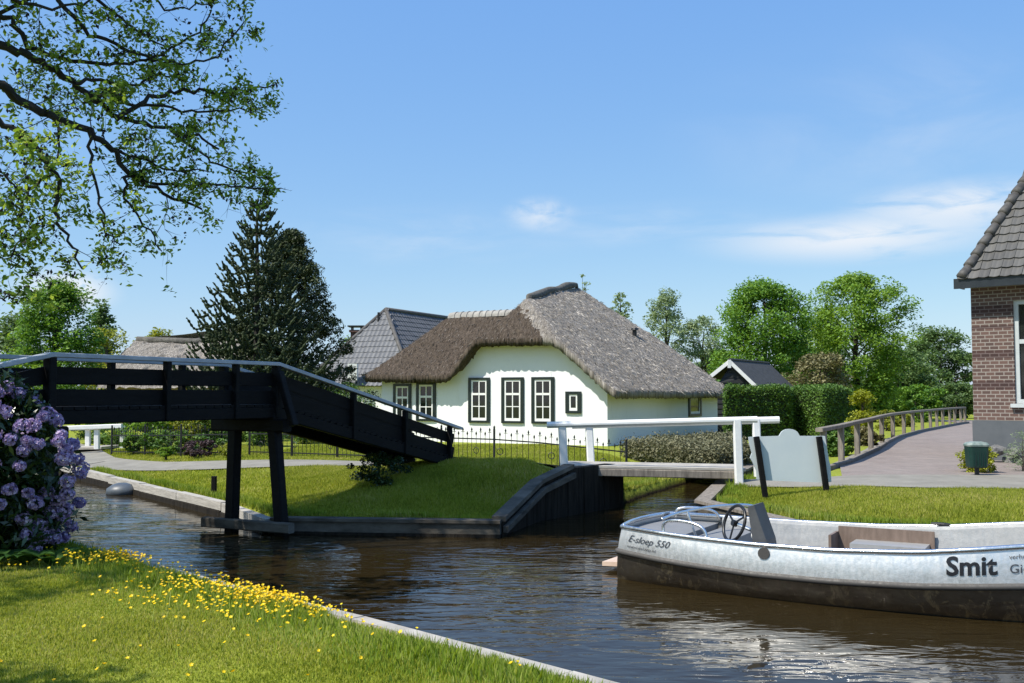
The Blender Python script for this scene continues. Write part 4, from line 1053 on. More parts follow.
# ------------------------------------------------------------------ boat
BX = Vector((.868, -.497, 0)).normalized(); BYv = Vector((-BX.y*-1, 0, 0)); BYv = Vector((BX.y, -BX.x, 0))   # towards the camera side
BO = Vector((1.62, 12.12, 0)); BLEN = 5.7
boat = thing('aluminium_sloop', 'open bare-aluminium sloop with steering wheel moored on the canal', 'boat', tuple(BO))
def bo(u, v, z): return BO+BX*u+BYv*v+Vector((0, 0, z))
US = [0, .12, .4, .8, 1.3, 1.9, 2.5, 3.1, 3.7, 4.2, 4.7, 5.1, 5.4, 5.6, 5.7]
def ip(xs, ys, u): return float(np.interp(u, xs, ys))
def wg_(u): return ip([0, .15, .5, 1.0, 1.6, 2.3, 3.0, 3.7, 4.3, 4.8, 5.2, 5.5, 5.65, 5.7], [.74, .80, .90, .98, 1.05, 1.09, 1.09, 1.04, .92, .72, .48, .24, .09, .01], u)
def zg_(u): return ip([0, .8, 1.6, 2.4, 3.2, 4.2, 5.0, 5.7], [.60, .57, .555, .56, .60, .72, .86, 1.0], u)
def zru(u): return ip([0, .8, 1.6, 2.4, 3.2, 4.2, 5.0, 5.7], [.33, .285, .26, .265, .29, .36, .46, .58], u)
def ux(u, z):  # raked ends
    r = 0
    if u < .8: r = -(zg_(0)-z)*-.16*(1-u/.8)*-1
    return u+r+(z-.3)*.22*max(0, (u-4.4)/1.3)
NU = 90
ULIST = [BLEN*(1-math.cos(math.pi*i/NU))/2 for i in range(NU+1)]
def hullpt(u, f, side):
    """f 0 gunwale .. 1 rub rail .. 2 keel"""
    w = wg_(u); zg = zg_(u); zrb = zru(u)
    if f <= 1:
        z = zg+(zrb-zg)*f; v = w*(1+.035*f)+.012*math.sin(f*math.pi)
    else:
        g = f-1; z = zrb+(-.30-zrb)*g; v = (w*1.035)*(1-.16*g-.42*g**3)
    return bo(ux(u, z), v*side, z)
def hull_strip(f0, f1, nf, sides=(1, -1), off=0.0):
    m = MB(); 
    vs = []; fs = []
    ring = [(u, 1) for u in ULIST[::-1]]+[(u, -1) for u in ULIST] if True else 0
    # bow (near side) -> stern -> bow (far side), with the transom rounded
    cols = [(u, 1) for u in reversed(ULIST)]
    tr = []
    for k in range(1, 10): tr.append(('t', 1-2*k/10))
    cols = [('h', u, 1) for u in reversed(ULIST)]+[('t', 1-2*k/10) for k in range(1, 10)]+[('h', u, -1) for u in ULIST]
    for c in cols:
        for j in range(nf+1):
            f = f0+(f1-f0)*j/nf
            if c[0] == 'h': p = hullpt(c[1], f, c[2])
            else:
                a = hullpt(0, f, 1); b = hullpt(0, f, -1); p = a.lerp(b, (1-c[1])/2)-BX*.10*(1-c[1]**2)
            vs.append(p)
    n = nf+1
    fs = [(i*n+j, (i+1)*n+j, (i+1)*n+j+1, i*n+j+1) for i in range(len(cols)-1) for j in range(nf)]
    m.add(vs, fs); return m
hull_strip(0, 1, 8).build('hull', M['alu_bright'], boat, smooth=True)
hull_strip(1, 2, 10).build('lower_hull', M['alu_dark'], boat, smooth=True)
def loop(f, dv=0, dz=0, uend=BLEN):
    P = [hullpt(u, f, 1) for u in reversed(ULIST)]+[hullpt(0, f, 1).lerp(hullpt(0, f, -1), k/10)-BX*.10*(1-(1-2*k/10)**2) for k in range(1, 10)]+[hullpt(u, f, -1) for u in ULIST]
    return [p+Vector((0, 0, dz)) for p in P]
m = MB(); m.tube(loop(0, 0, .005), .026, 8); m.build('gunwale', M['tube'], boat, smooth=True)
m = MB(); m.tube(loop(1), .034, 8); m.build('rub_rail', M['alu_rub'], boat, smooth=True)
# inner skin, side decks, floor
FLZ = .16
def inner(u, side, z, ins): return bo(ux(u, zg_(u)), side*max(wg_(u)-ins, .005), z)
ul = [u for u in ULIST if .62 <= u <= 5.45]
m = MB(); vs = []
for sd_ in (1, -1):
    o_ = len(vs)
    for u in ul:
        zg = zg_(u); vs += [inner(u, sd_, zg+.012, .01), inner(u, sd_, zg+.014, .09), inner(u, sd_, zg-.02, .10), inner(u, sd_, FLZ, .17)]
    m.add(vs[o_:], [(i*4+j, (i+1)*4+j, (i+1)*4+j+1, i*4+j+1) for i in range(len(ul)-1) for j in range(3)])
m.build('inner_side', M['alu_in'], boat, smooth=False)
m = MB(); vs = []
for u in ul: vs += [inner(u, 1, FLZ, .165), inner(u, -1, FLZ, .165)]
m.add(vs, [(2*i, 2*i+1, 2*i+3, 2*i+2) for i in range(len(ul)-1)]); m.build('floor', M['alu_floor'], boat)
# stern deck, set a little below the gunwale
m = MB(); u4 = [u for u in ULIST if u <= .66]; vs = [bo(-.07+.0, v, zg_(0)-.05) for v in ()]
for u in u4: vs += [inner(u, 1, zg_(u)-.07, .03), inner(u, -1, zg_(u)-.07, .03)]
m.add(vs, [(2*i, 2*i+1, 2*i+3, 2*i+2) for i in range(len(u4)-1)])
m.add([inner(u4[-1], 1, zg_(.66)-.07, .03), inner(u4[-1], -1, zg_(.66)-.07, .03), inner(u4[-1], -1, FLZ, .16), inner(u4[-1], 1, FLZ, .16)], [(0, 1, 2, 3)])
q0 = inner(0, 1, zg_(0)-.07, .03); q1 = inner(0, -1, zg_(0)-.07, .03)
m.add([q0, q1]+[q1.lerp(q0, k/8)-BX*.09*(1-(1-2*k/8)**2) for k in range(1, 8)], [tuple(range(9))]); m.build('stern_deck', M['alu_floor'], boat)
# engine box / rear seat, benches
def bbox(name, u0, u1, v0, v1, z0, z1, mat, lean=0):
    m = MB(); m.hexa([bo(u0, v0, z0), bo(u1, v0, z0), bo(u1, v1, z0), bo(u0, v1, z0), bo(u0+lean, v0, z1), bo(u1+lean, v0, z1), bo(u1+lean, v1, z1), bo(u0+lean, v1, z1)]); return m.build(name, mat, boat)
bbox('rear_seat', .68, 1.12, -.76, .74, FLZ, .47, M['alu_floor'])
bbox('side_seat', 2.25, 3.05, -.90, -.52, FLZ, .42, M['alu_in'])
bbox('brown_shade_panel', 2.05, 3.1, -.925, -.895, FLZ+.02, .56, M['brown_shade_board'])  # added panel: its brown paints the reflected shade of the inner hull side
bbox('bulkhead', 2.02, 2.05, -.91, -.50, FLZ, .50, M['brown_shade_board'])
bbox('step_box', 2.55, 2.95, .0, .45, FLZ, .40, M['alu_in'])
bbox('wood_block', 2.96, 3.12, .02, .4, FLZ, .40, M['brown_shade_board'])
bbox('bow_deck', 4.75, 5.3, -.36, .36, .70, .73, M['alu_in'])
# console: a slanted grey slab, with wheel
cs = MB(); cu = 1.53; cv0, cv1 = .30, .66
prof = [(0.00, FLZ), (.16, FLZ), (.10, .55), (-.03, .92), (-.10, .90), (-.05, .55)]
cs.extrude_poly([bo(cu+a, cv0, z) for a, z in prof], BYv*(cv1-cv0)); con = cs.build('console', M['console'], boat)
wc = bo(cu-.31, .46, .69); axis = (BX*-.7+BYv*.8+Vector((0, 0, .36))).normalized(); wx = axis.cross(Vector((0, 0, 1))).normalized(); wy = axis.cross(wx).normalized()
m = MB(); m.tube([wc+(wx*math.cos(q)+wy*math.sin(q))*.20 for q in np.linspace(0, 2*math.pi, 33)], .018, 8, False)
sw = m.build('steering_wheel', M['black_plastic'], boat, smooth=True)
m = MB()
for k in range(3):
    q = R(90+120*k); m.beam(wc, wc+(wx*math.cos(q)+wy*math.sin(q))*.195, .022, .012, axis)
m.tube([wc-axis*.03, wc+axis*.025], .035, 12); m.build('spoke', M['black_plastic'], sw)
m = MB(); m.tube([wc-axis*.02, bo(cu-.02, .50, .60)], .02, 8); m.build('wheel_column', M['tube'], sw)
for dv, z in ((.05, .50), (.14, .58)):
    m = MB(); c = bo(cu-.055, .36+dv*1.4, z); m.tube([c, c-BX*.03], .034, 14); m.build('gauge', M['white_trim'], boat)
# hoop rails
def hoop(name, P, r=.018):
    Q_ = [Vector(p) for p in P]
    for _ in range(3):
        n_ = [Q_[0]]
        for a, b in zip(Q_[:-1], Q_[1:]): n_ += [a.lerp(b, .25), a.lerp(b, .75)]
        Q_ = n_+[Q_[-1]]
    m = MB(); m.tube(Q_, r, 8); return m.build(name, M['tube'], boat, smooth=True)
def gz(u): return zg_(u)+.01
hoop('hoop_rail', [bo(.55, .86, gz(.55)-.05), bo(.53, .84, gz(.55)+.15), bo(1.02, .92, gz(1)+.14), bo(1.08, .93, gz(1.1)-.05)])
hoop('hoop_rail', [bo(.52, .84, gz(.55)+.14), bo(.56, .60, .76), bo(.62, .2, .77), bo(.72, -.4, .77), bo(1.10, -.93, .76), bo(1.22, -.98, gz(1.2)-.04)])
hoop('hoop_rail', [bo(.10, -.72, gz(0)-.04), bo(.12, -.70, gz(0)+.09), bo(.55, -.85, gz(.55)+.09), bo(.62, -.90, gz(.6)-.04)])
m = MB(); m.tube([bo(.74, .30, .42), bo(.62, .30, .765)], .017, 8); m.build('rail_stanchion', M['tube'], boat)
# fuel cap plate on the near gunwale, cleats
m = MB(); c = hullpt(1.72, .25, 1); m.tube([c+BYv*-.01, c+BYv*.022], .06, 14); m.build('cap_plate', M['alu_rub'], boat)
for u in (3.15,):
    c = bo(u, -wg_(u)+.05, gz(u)+.03); m = MB(); m.tube([c-BX*.10, c-BX*.04, c+BX*.04, c+BX*.10], [.012, .018, .018, .012], 8); m.tube([c, c-Vector((0, 0, .04))], .02, 8); m.build('cleat', M['black_plastic'], boat)
# rudder board at the stern
m = MB(); m.hexa([bo(-.05, .30, .08), bo(-.05, -.30, .08), bo(-.48, -.24, .05), bo(-.48, .24, .05), bo(-.05, .30, .13), bo(-.05, -.30, .13), bo(-.48, -.24, .10), bo(-.48, .24, .10)])
M['swim'] = simple('pale_orange_board', (.50, .36, .28), (.62, .48, .38), 4, .5, bs=.05); m.build('swim_step', M['swim'], boat)
# lettering wrapped on the near side of the hull
def lettering(text, u0, f0, size, mat, bold=0, shear=0, squash=1.0, name='lettering'):
    cd = bpy.data.curves.new(name, 'FONT'); cd.body = text; cd.size = 1; cd.offset = bold; cd.shear = shear; cd.resolution_u = 3
    ob = bpy.data.objects.new(name, cd); COL.objects.link(ob); bpy.context.view_layer.update()
    dg = bpy.context.evaluated_depsgraph_get(); me = bpy.data.meshes.new_from_object(ob.evaluated_get(dg)); bpy.data.objects.remove(ob)
    bm_ = bmesh.new(); bm_.from_mesh(me)
    bmesh.ops.triangulate(bm_, faces=bm_.faces[:]); bmesh.ops.subdivide_edges(bm_, edges=[e for e in bm_.edges if e.calc_length() > .25], cuts=2)
    for v in bm_.verts:
        u = u0+v.co.x*size*squash; hgt_ = zg_(u)-zru(u); f = f0-v.co.y*size/hgt_
        p = hullpt(u, f, 1); v.co = p+BYv*.008-Vector(boat['_base'])
    bm_.to_mesh(me); bm_.free(); return link(name, me, mat, boat, Vector(boat['_base']))
lettering('Smit', 3.44, .66, .24, M['black_paint'], .028, 0, 1.0)
lettering('Giethoorn', 3.97, .64, .115, M['grey_decal'], .004)
lettering('verhuur', 3.97, .28, .06, M['grey_decal'], .003)
lettering('E-sloep 550', .12, .50, .105, M['grey_decal'], .0, .45, 1.05)
lettering('www.esloep.nl', .12, .74, .042, M['grey_decal'], 0, .2, 1.5)
m = MB(); c = bo(3.15, -wg_(3.15)+.02, gz(3.15)+.03); e = Vector((c.x+.55, c.y+1.15, hgt(c.x+.55, c.y+1.15)+.12)); 
m.tube([c.lerp(e, f)-Vector((0, 0, .16*math.sin(math.pi*f))) for f in np.linspace(0, 1, 12)], .013, 6)
tag(m.build('mooring_rope', M['rope'], None, tuple(c)), 'slack mooring rope from the boat up to the grass bank', 'rope')

# ------------------------------------------------------------------ foliage helpers
def unit(n):
    v = RNG.normal(0, 1, (n, 3)); return v/np.linalg.norm(v, axis=1, keepdims=True)
def leaves(C, size, aspect=.55, up=.5, droop=0.0):
    """diamond leaves, each folded a little, at the points C"""
    n = len(C); nrm = unit(n); nrm[:, 2] = np.abs(nrm[:, 2])+up; nrm /= np.linalg.norm(nrm, axis=1, keepdims=True)
    a = np.cross(nrm, unit(n)); a /= np.linalg.norm(a, axis=1, keepdims=True); a[:, 2] -= droop; b = np.cross(nrm, a); b /= np.linalg.norm(b, axis=1, keepdims=True)
    s = np.asarray(size).reshape(-1, 1)*RNG.uniform(.65, 1.3, (n, 1))
    v = np.stack([C-a*s*.5, C+b*s*aspect*.5+nrm*s*.08, C+a*s*.5, C-b*s*aspect*.5+nrm*s*.08], 1).reshape(-1, 3)
    return v, np.arange(n*4).reshape(-1, 4)
def blob(c, r, n, shell=.6):
    d = unit(n)*(RNG.uniform(0, 1, (n, 1))**(1/3*(1-shell)+.05*shell)); return np.array(c)+d*np.array(r)
def crown_points(base, Hc, rx, ry, z0, z1, nclump, nleaf, shape='round', cl=.28, seed=0, holes=.0):
    """leaf points gathered in clumps inside an uneven crown"""
    rg = np.random.default_rng(seed); pts = []; cs = []
    tries = 0
    while len(cs) < nclump and tries < nclump*30:
        tries += 1
        f = rg.uniform(0, 1); an = rg.uniform(0, 2*np.pi)
        if shape == 'round': prof = math.sqrt(max(0, 1-(2*f-1)**2))*(.85+.15*f)
        elif shape == 'cone': prof = (1-f)**.8*.95+.06
        elif shape == 'egg': prof = min(1, (f*3.2)**.5)*math.sqrt(max(0, 1-f**2.6))
        elif shape == 'column': prof = min(1, f*4+.3)*min(1, (1-f)*3+.15)
        prof *= .82+.28*math.sin(an*3+seed+f*5)*.6+.12*math.sin(an*5+seed*2)
        r = rg.uniform(.25, 1)**.55*prof
        cs.append((base[0]+rx*r*math.cos(an), base[1]+ry*r*math.sin(an), z0+(z1-z0)*f))
    for c in cs:
        k = int(nleaf*rg.uniform(.6, 1.4)); rr = cl*(z1-z0)*rg.uniform(.30, .62)
        d = rg.normal(0, 1, (k, 3)); d /= np.linalg.norm(d, axis=1, keepdims=True); d *= rg.uniform(.15, 1, (k, 1))**.5
        pts.append(np.array(c)+d*np.array([rr*1.15, rr*1.15, rr*.75]))
    return np.concatenate(pts), cs
def branches(mb, base, ztop, cs, rad, nmax=26, bend=.15):
    z0 = base[2]; tp = Vector((base[0], base[1], ztop))
    b = Vector(base)
    P = [b+Vector((0, 0, -.1))]+[b.lerp(tp, f)+Vector((random.gauss(0, .05), random.gauss(0, .05), 0))*(ztop-z0)*.12 for f in (.25, .5, .75, 1)]
    mb.tube(P, [rad*1.25, rad, rad*.75, rad*.5, rad*.16], 8)
    for c in random.sample(cs, min(nmax, len(cs))):
        c = Vector(c); f = max(.12, min(.9, ((c.z-z0)/(ztop-z0))*.78-.08)); k = f*4; i = min(int(k), 3)
        st = P[i+1].lerp(P[min(i+2, 4)], k-i) if i < 3 else P[4]; st = b.lerp(tp, f); mid = st.lerp(c, .5)+Vector((0, 0, .10*(c-st).length))
        mb.tube([st, mid, c], [rad*.34*(1-f*.6), rad*.2*(1-f*.5), rad*.06], 5, False)
def tree(name, label, base, Hh, rx, mat, nclump, nleaf, lsize, shape='round', z0=.2, ry=None, trad=.16, cat='tree', group=None, seed=1, bark='bark', cl=.28, nb=26, aspect=.6, up=.5):
    base = Vector(base); root = thing(name, label, cat, tuple(base), group); rx *= 1.12
    zt = base.z+Hh; zb = base.z+Hh*z0
    pts, cs = crown_points(base, Hh, rx, ry or rx, zb, zt-.1*Hh*cl, nclump, nleaf, shape, cl, seed)
    m = MB(); branches(m, base, base.z+Hh*.86, cs, trad, nb); m.build('trunk', M[bark], root, smooth=True)
    v, f = leaves(pts, np.full(len(pts), lsize), aspect, up); npmesh('crown', v, f, M[mat], root); return root
def px_tree(name, label, px, ytop, hw, Y, mat, nclump, nleaf, lsize, **kw):
    t = at(px, ytop, Y); g = .5; return tree(name, label, (t.x, Y, g), t.z-g, hw/F*Y*1.0, mat, nclump, nleaf, lsize, **kw)

# trees beyond, left
px_tree('broadleaf_tree', 'leafy mid-green tree left of the far thatched roof, tallest there', 57, 282, 42, 46, 'lf_mid', 160, 140, .15, shape='egg', z0=.12, seed=3, cl=.2)
px_tree('broadleaf_tree', 'small grey-green tree peeping up right of the leafy tree', 101, 302, 13, 74, 'lf_far', 36, 70, .28, shape='egg', z0=.3, seed=5, cl=.2)
px_tree('broadleaf_tree', 'dull green tree at the left picture edge behind the leafy tree', 16, 316, 30, 66, 'lf_far', 70, 80, .28, shape='round', z0=.1, seed=6, cl=.24)
px_tree('flowering_bush', 'yellow-green bush just right of the leafy tree', 108, 324, 24, 60, 'lf_gold', 60, 70, .2, shape='egg', z0=.05, seed=7, cat='bush', cl=.2)
px_tree('garden_bush', 'yellowish upright bush above the far thatched ridge', 160, 331, 34, 66, 'lf_gold', 70, 70, .22, shape='egg', z0=.05, seed=8, cat='bush', cl=.18)
px_tree('garden_bush', 'low bright green bush at the left edge above the handrail', 8, 352, 26, 36, 'lf_bright', 40, 70, .14, shape='round', z0=.1, seed=9, cat='bush')
px_tree('garden_bush', 'bright bush left of far chimney behind the conifer', 349, 337, 10, 66, 'lf_bright', 26, 60, .2, shape='round', z0=.1, seed=10, cat='bush')
# behind the path under the bridge
for i, (nm, lb, px, yt, hw, Y, mt, sd_, cat) in enumerate((
    ('garden_shrub', 'fresh green shrub right of the small white footbridge', 148, 412, 26, 30.5, 'lf_bright', 21, 'shrub'),
    ('garden_shrub', 'yellow-green shrub in the middle of the bed beyond the bridge', 187, 409, 22, 31, 'lf_gold', 22, 'shrub'),
    ('garden_shrub', 'dark green shrub behind the purple one beyond the bridge', 222, 404, 26, 31.5, 'lf_hedge', 23, 'shrub'),
    ('purple_shrub', 'low purple-brown shrub beside the path beyond the bridge', 200, 440, 25, 26.6, 'lf_purple', 24, 'shrub'),
    ('garden_shrub', 'small pale green plant left of the purple shrub', 166, 448, 10, 26.4, 'lf_bright', 25, 'plant'),
    ('garden_shrub', 'small yellowish plant beside the white plate post', 230, 444, 9, 25.9, 'lf_gold', 26, 'plant'),
    ('garden_shrub', 'dark shrub framed between the bridge trestle posts', 264, 408, 24, 31, 'lf_hedge', 27, 'shrub'),
    ('garden_shrub', 'dark shrub just right of the bridge trestle', 305, 400, 26, 33, 'lf_hedge', 28, 'shrub'),
    ('garden_shrub', 'dark evergreen bush left of the white house corner', 345, 384, 28, 38, 'lf_hedge', 29, 'shrub'),
    ('garden_shrub', 'dark shrub behind the small white footbridge', 96, 408, 34, 35, 'lf_hedge', 30, 'shrub'),
    ('garden_shrub', 'dark clump at the path corner right of the small footbridge', 134, 436, 14, 29, 'lf_hedge', 31, 'shrub'))):
    px_tree(nm, lb, px, yt, hw, Y, mt, 46, 80, .085 if Y > 28 else .06, shape='round', z0=.0, seed=sd_, cat=cat, trad=.03, nb=10, cl=.34)
for nm, lb, px, yt, hw, Y, mt, sd_ in (
    ('garden_shrub', 'broad dark shrub behind the black fence, left part of the far garden bed', 118, 404, 40, 33, 'lf_hedge', 51),
    ('garden_shrub', 'broad leafy green shrub in the middle of the bed behind the black fence', 165, 400, 40, 34, 'lf_mid', 52),
    ('garden_shrub', 'tall dark shrub behind the yellow-green shrub beyond the bridge', 205, 398, 40, 35, 'lf_hedge', 53),
    ('garden_shrub', 'dark shrub filling the gap behind the left trestle post', 246, 398, 38, 34.5, 'lf_hedge', 54),
    ('garden_shrub', 'low dark planting along the fence below the green shrubs', 180, 432, 50, 28.6, 'lf_hedge', 55),
    ('garden_shrub', 'dark shrub below the conifer, seen right of the trestle', 328, 402, 34, 34.5, 'lf_hedge', 56),
    ('garden_shrub', 'dark low bush behind the first railing posts', 838, 431, 17, 26.5, 'lf_hedge', 57),
    ('garden_shrub', 'low olive bush behind the railing below the yellow-green bush', 866, 428, 15, 31, 'lf_olive', 58),
    ('garden_shrub', 'pale grassy clump beyond the middle of the railing', 903, 413, 12, 50, 'lf_gold', 59)):
    px_tree(nm, lb, px, yt, hw, Y, mt, 70, 80, .09, shape='round', z0=.0, seed=sd_, cat='shrub', trad=.03, nb=10, cl=.34)
# clump of ferny growth under the bridge landing
p = bp(2.2, -.35, 0); tree('bank_bush', 'dark bushy growth under the bridge ramp on the grass tip', (p.x, p.y, hgt(p.x, p.y)-.05), .62, .6, 'lf_rhodo', 40, 80, .055, shape='round', z0=0, seed=41, cat='bush', trad=.02, nb=8, cl=.4)
# conifer behind the monkey puzzle
px_tree('dark_conifer', 'dense dark drooping conifer just right of the monkey puzzle tree', 291, 232, 92, 41, 'lf_conifer', 560, 90, .15, shape='cone', z0=.02, seed=12, cl=.085, aspect=.35, up=.1, bark='dark_bark')
# behind the white house and right
px_tree('slender_tree', 'thin-topped tree just above the right thatch slope', 621, 292, 14, 70, 'lf_pale', 34, 28, .26, shape='egg', z0=.3, seed=13, cl=.14)
px_tree('slender_tree', 'airy pale grey-green birch behind the thatched slope', 666, 289, 27, 64, 'lf_pale', 150, 50, .17, shape='egg', z0=.2, seed=14, cl=.13)
px_tree('slender_tree', 'thin pale tree between the birch and the dense green tree', 702, 316, 32, 66, 'lf_pale', 150, 56, .17, shape='egg', z0=.12, seed=15, cl=.15)
px_tree('slender_tree', 'tiny twiggy tree top poking above the thatched ridge', 583, 273, 9, 66, 'lf_pale', 14, 12, .2, shape='egg', z0=.5, seed=16, cl=.1)
px_tree('broadleaf_tree', 'dense rich-green tree behind the black shed', 764, 281, 52, 57, 'lf_mid', 250, 170, .17, shape='round', z0=.04, seed=17, cl=.19, trad=.2, nb=34)
px_tree('broadleaf_tree', 'large lighter green spreading tree behind the clipped hedges', 855, 277, 60, 60, 'lf_bright', 300, 160, .17, shape='round', z0=.02, seed=18, cl=.17, trad=.22, nb=40)
px_tree('broadleaf_tree', 'dull dark green tree beside the brick house wall', 940, 330, 44, 84, 'lf_far', 140, 150, .24, shape='round', z0=.02, seed=19, cl=.22)
px_tree('broadleaf_tree', 'low dark tree between spreading tree and far railing end', 898, 350, 42, 76, 'lf_far', 150, 160, .22, shape='round', z0=.0, seed=20, cl=.24)
px_tree('broadleaf_tree', 'shadowy green tree behind the golden bush', 812, 330, 40, 66, 'lf_far', 150, 140, .2, shape='round', z0=.0, seed=33, cl=.24)
px_tree('golden_bush', 'olive-gold bush rising above the clipped hedge', 820, 354, 36, 47, 'lf_olive', 90, 90, .15, shape='round', z0=.15, seed=34, cat='bush', cl=.26)
px_tree('yellow_bush', 'rounded yellow-green bush at the right end of the clipped hedge', 862, 391, 12.5, 35.5, 'lf_yellow', 46, 90, .085, shape='round', z0=.1, seed=35, cat='bush', cl=.34, trad=.04)
px_tree('garden_shrub', 'low pale shrub behind the railing in the far garden', 886, 409, 12, 44, 'lf_gold', 26, 70, .10, shape='round', z0=0, seed=36, cat='shrub', trad=.03)
px_tree('garden_shrub', 'low mixed green shrub beyond the railing in the garden', 918, 407, 16, 58, 'lf_bright', 30, 70, .13, shape='round', z0=0, seed=37, cat='shrub', trad=.03)
px_tree('bin_bush', 'small yellow-green bush behind the litter bin', 977, 446, 20, 20.1, 'lf_yellow', 60, 90, .05, shape='round', z0=0, seed=38, cat='bush', trad=.02, nb=10, cl=.36)
px_tree('grey_shrub', 'spiky grey plant at the rockery by the right edge', 1022, 432, 16, 20.4, 'lf_pale', 26, 50, .07, shape='round', z0=0, seed=39, cat='plant', trad=.02, nb=12, aspect=.14, cl=.4)
px_tree('broadleaf_tree', 'low grey-green tree filling the gap between birch and black shed', 716, 352, 30, 70, 'lf_far', 90, 110, .22, shape='round', z0=.0, seed=61, cl=.24)
px_tree('garden_shrub', 'dark leafy shrub at the foot of the spreading tree, left of the railing end', 915, 386, 30, 66, 'lf_mid', 80, 110, .18, shape='round', z0=.0, seed=62, cat='shrub', trad=.05, cl=.3)
px_tree('garden_shrub', 'dark leafy shrub behind the far end of the railing by the brick house', 956, 384, 28, 68, 'lf_far', 80, 110, .18, shape='round', z0=.0, seed=63, cat='shrub', trad=.05, cl=.3)
# far wood closing the horizon
C = []
for i in range(260):
    x = RNG.uniform(-95, 100); y = RNG.uniform(118, 150); hh = RNG.uniform(1.6, 3.4); C.append(blob((x, y, hh), (5, 3, 2.6), 60, .4))
C = np.concatenate(C); v, f = leaves(C, np.full(len(C), .8), .7); o = npmesh('far_wood', v, f, M['lf_far']); tag(o, 'distant band of trees closing the horizon', 'woodland', None, 'stuff')

# clipped hedges
def hedge(label, corners, z0, z1, mat, n, ls, group=None, rnd=.05, name='clipped_hedge', cat='hedge'):
    """corners: four ground points of the hedge plan"""
    a, b, c, d = [np.array(p, float) for p in corners]; pts = []
    L = [np.linalg.norm(b-a)*(z1-z0), np.linalg.norm(c-b)*(z1-z0), np.linalg.norm(d-c)*(z1-z0), np.linalg.norm(a-d)*(z1-z0)]
    top_a = np.linalg.norm(b-a)*np.linalg.norm(d-a); tot = sum(L)+top_a
    for (p, q), A_ in zip(((a, b), (b, c), (c, d), (d, a)), L):
        k = int(n*A_/tot); f = RNG.uniform(0, 1, (k, 1)); xy = p+(q-p)*f; z = RNG.uniform(z0, z1, (k, 1)); pts.append(np.hstack([xy, z]))
    k = int(n*top_a/tot); f = RNG.uniform(0, 1, (k, 1)); g = RNG.uniform(0, 1, (k, 1)); xy = (a+(b-a)*f)*(1-g)+(d+(c-d)*f)*g; pts.append(np.hstack([xy, np.full((k, 1), z1)]))
    P = np.concatenate(pts)+RNG.normal(0, rnd, (sum(map(len, pts)), 3)); P[:, 2] += .05*np.sin(P[:, 0]*2.3+P[:, 1]*1.7)
    root = thing(name, label, cat, (float(a[0]), float(a[1]), z0), group)
    v, f = leaves(P, np.full(len(P), ls), .6, .3); npmesh('foliage', v, f, M[mat], root)
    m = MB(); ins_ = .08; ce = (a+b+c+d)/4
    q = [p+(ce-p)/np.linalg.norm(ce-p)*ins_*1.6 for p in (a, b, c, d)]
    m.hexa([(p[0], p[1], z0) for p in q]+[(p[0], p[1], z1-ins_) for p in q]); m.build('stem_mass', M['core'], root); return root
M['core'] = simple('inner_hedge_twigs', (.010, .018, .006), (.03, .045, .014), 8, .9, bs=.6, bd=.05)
h0 = at(725, 440, 34.5); h1 = at(790, 440, 36)
hedge('clipped dark hedge directly in front of the black shed', [(h0.x, h0.y), (h1.x, h1.y), (h1.x+.5, h1.y+1.3), (h0.x+.6, h0.y+1.5)], .5, 2.34, 'lf_hedge', 16000, .085, 'clipped garden hedges')
h0 = at(793, 434, 37.3); h1 = at(823, 434, 35.4); h2 = at(853, 432, 37.6)
hedge('clipped square hedge between the shed and the yellow-green bush', [(h0.x, h0.y), (h1.x, h1.y), (h2.x, h2.y), (h0.x+1.2, h0.y+2.2)], .5, 2.36, 'lf_hedge', 16000, .085, 'clipped garden hedges')
h0 = ong(622, 455, .52); h1 = ong(680, 467, .52); 
a_, b_2, c_, d_ = (3.0, 27.3), (4.55, 22.3), (5.5, 23.3), (6.9, 31.5)
hedge('low flat-topped olive shrub bed beside the white house end wall', [a_, b_2, c_, d_], .42, .82, 'lf_clip', 42000, .07, None, .07, 'low_hedge', 'hedge')

# monkey puzzle tree
MPB = at(257, 440, 38); MPB = Vector((MPB.x, 38, .5)); MPT = at(257, 204, 38)
mp = thing('monkey_puzzle_tree', 'monkey puzzle tree with whorls of curved spiky branches behind the bridge', 'tree', tuple(MPB))
m = MB(); m.tube([MPB, MPB.lerp(MPT, .5), MPT], [.19, .12, .035], 8); m.build('trunk', M['dark_bark'], mp)
limb = MB(); rr = random.Random(5)
def spiky(P, r):
    Q_ = [];rad = []
    n = max(5, int(sum((P[i+1]-P[i]).length for i in range(len(P)-1))/.075))
    for i in range(n+1):
        k = i/n*(len(P)-1); j = min(int(k), len(P)-2); Q_.append(P[j].lerp(P[j+1], k-j)); rad.append(r*(1.35 if i % 2 else .62)*(1 if i < n-1 else .6))
    limb.tube(Q_, rad, 5)
def mbranch(st, an, L, rise, r, depth):
    d = Vector((math.cos(an), math.sin(an), 0)); P = []
    for i in range(9):
        f = i/8; P.append(st+d*L*(f-.10*f*f)+Vector((0, 0, L*(rise*f-.34*math.sin(math.pi*min(f*1.15, 1))*.55+.42*max(0, f-.45)**1.4*1.6))))
    spiky(P, r)
    if depth > 0:
        k = max(2, int(L/.46))
        for j in range(k):
            f = .28+.68*(j+.5)/k; q = f*8; i = min(int(q), 7); p = P[i].lerp(P[i+1], q-i)
            for sgn in (-1, 1):
                mbranch(p, an+sgn*rr.uniform(.55, .95), L*(.50-.30*f)*rr.uniform(.8, 1.2)+.16, rise+.12, r*.85, depth-1 if L > 1.6 and depth > 1 else 0)
H_ = MPT.z-MPB.z
levels = np.linspace(.24, .985, 16)
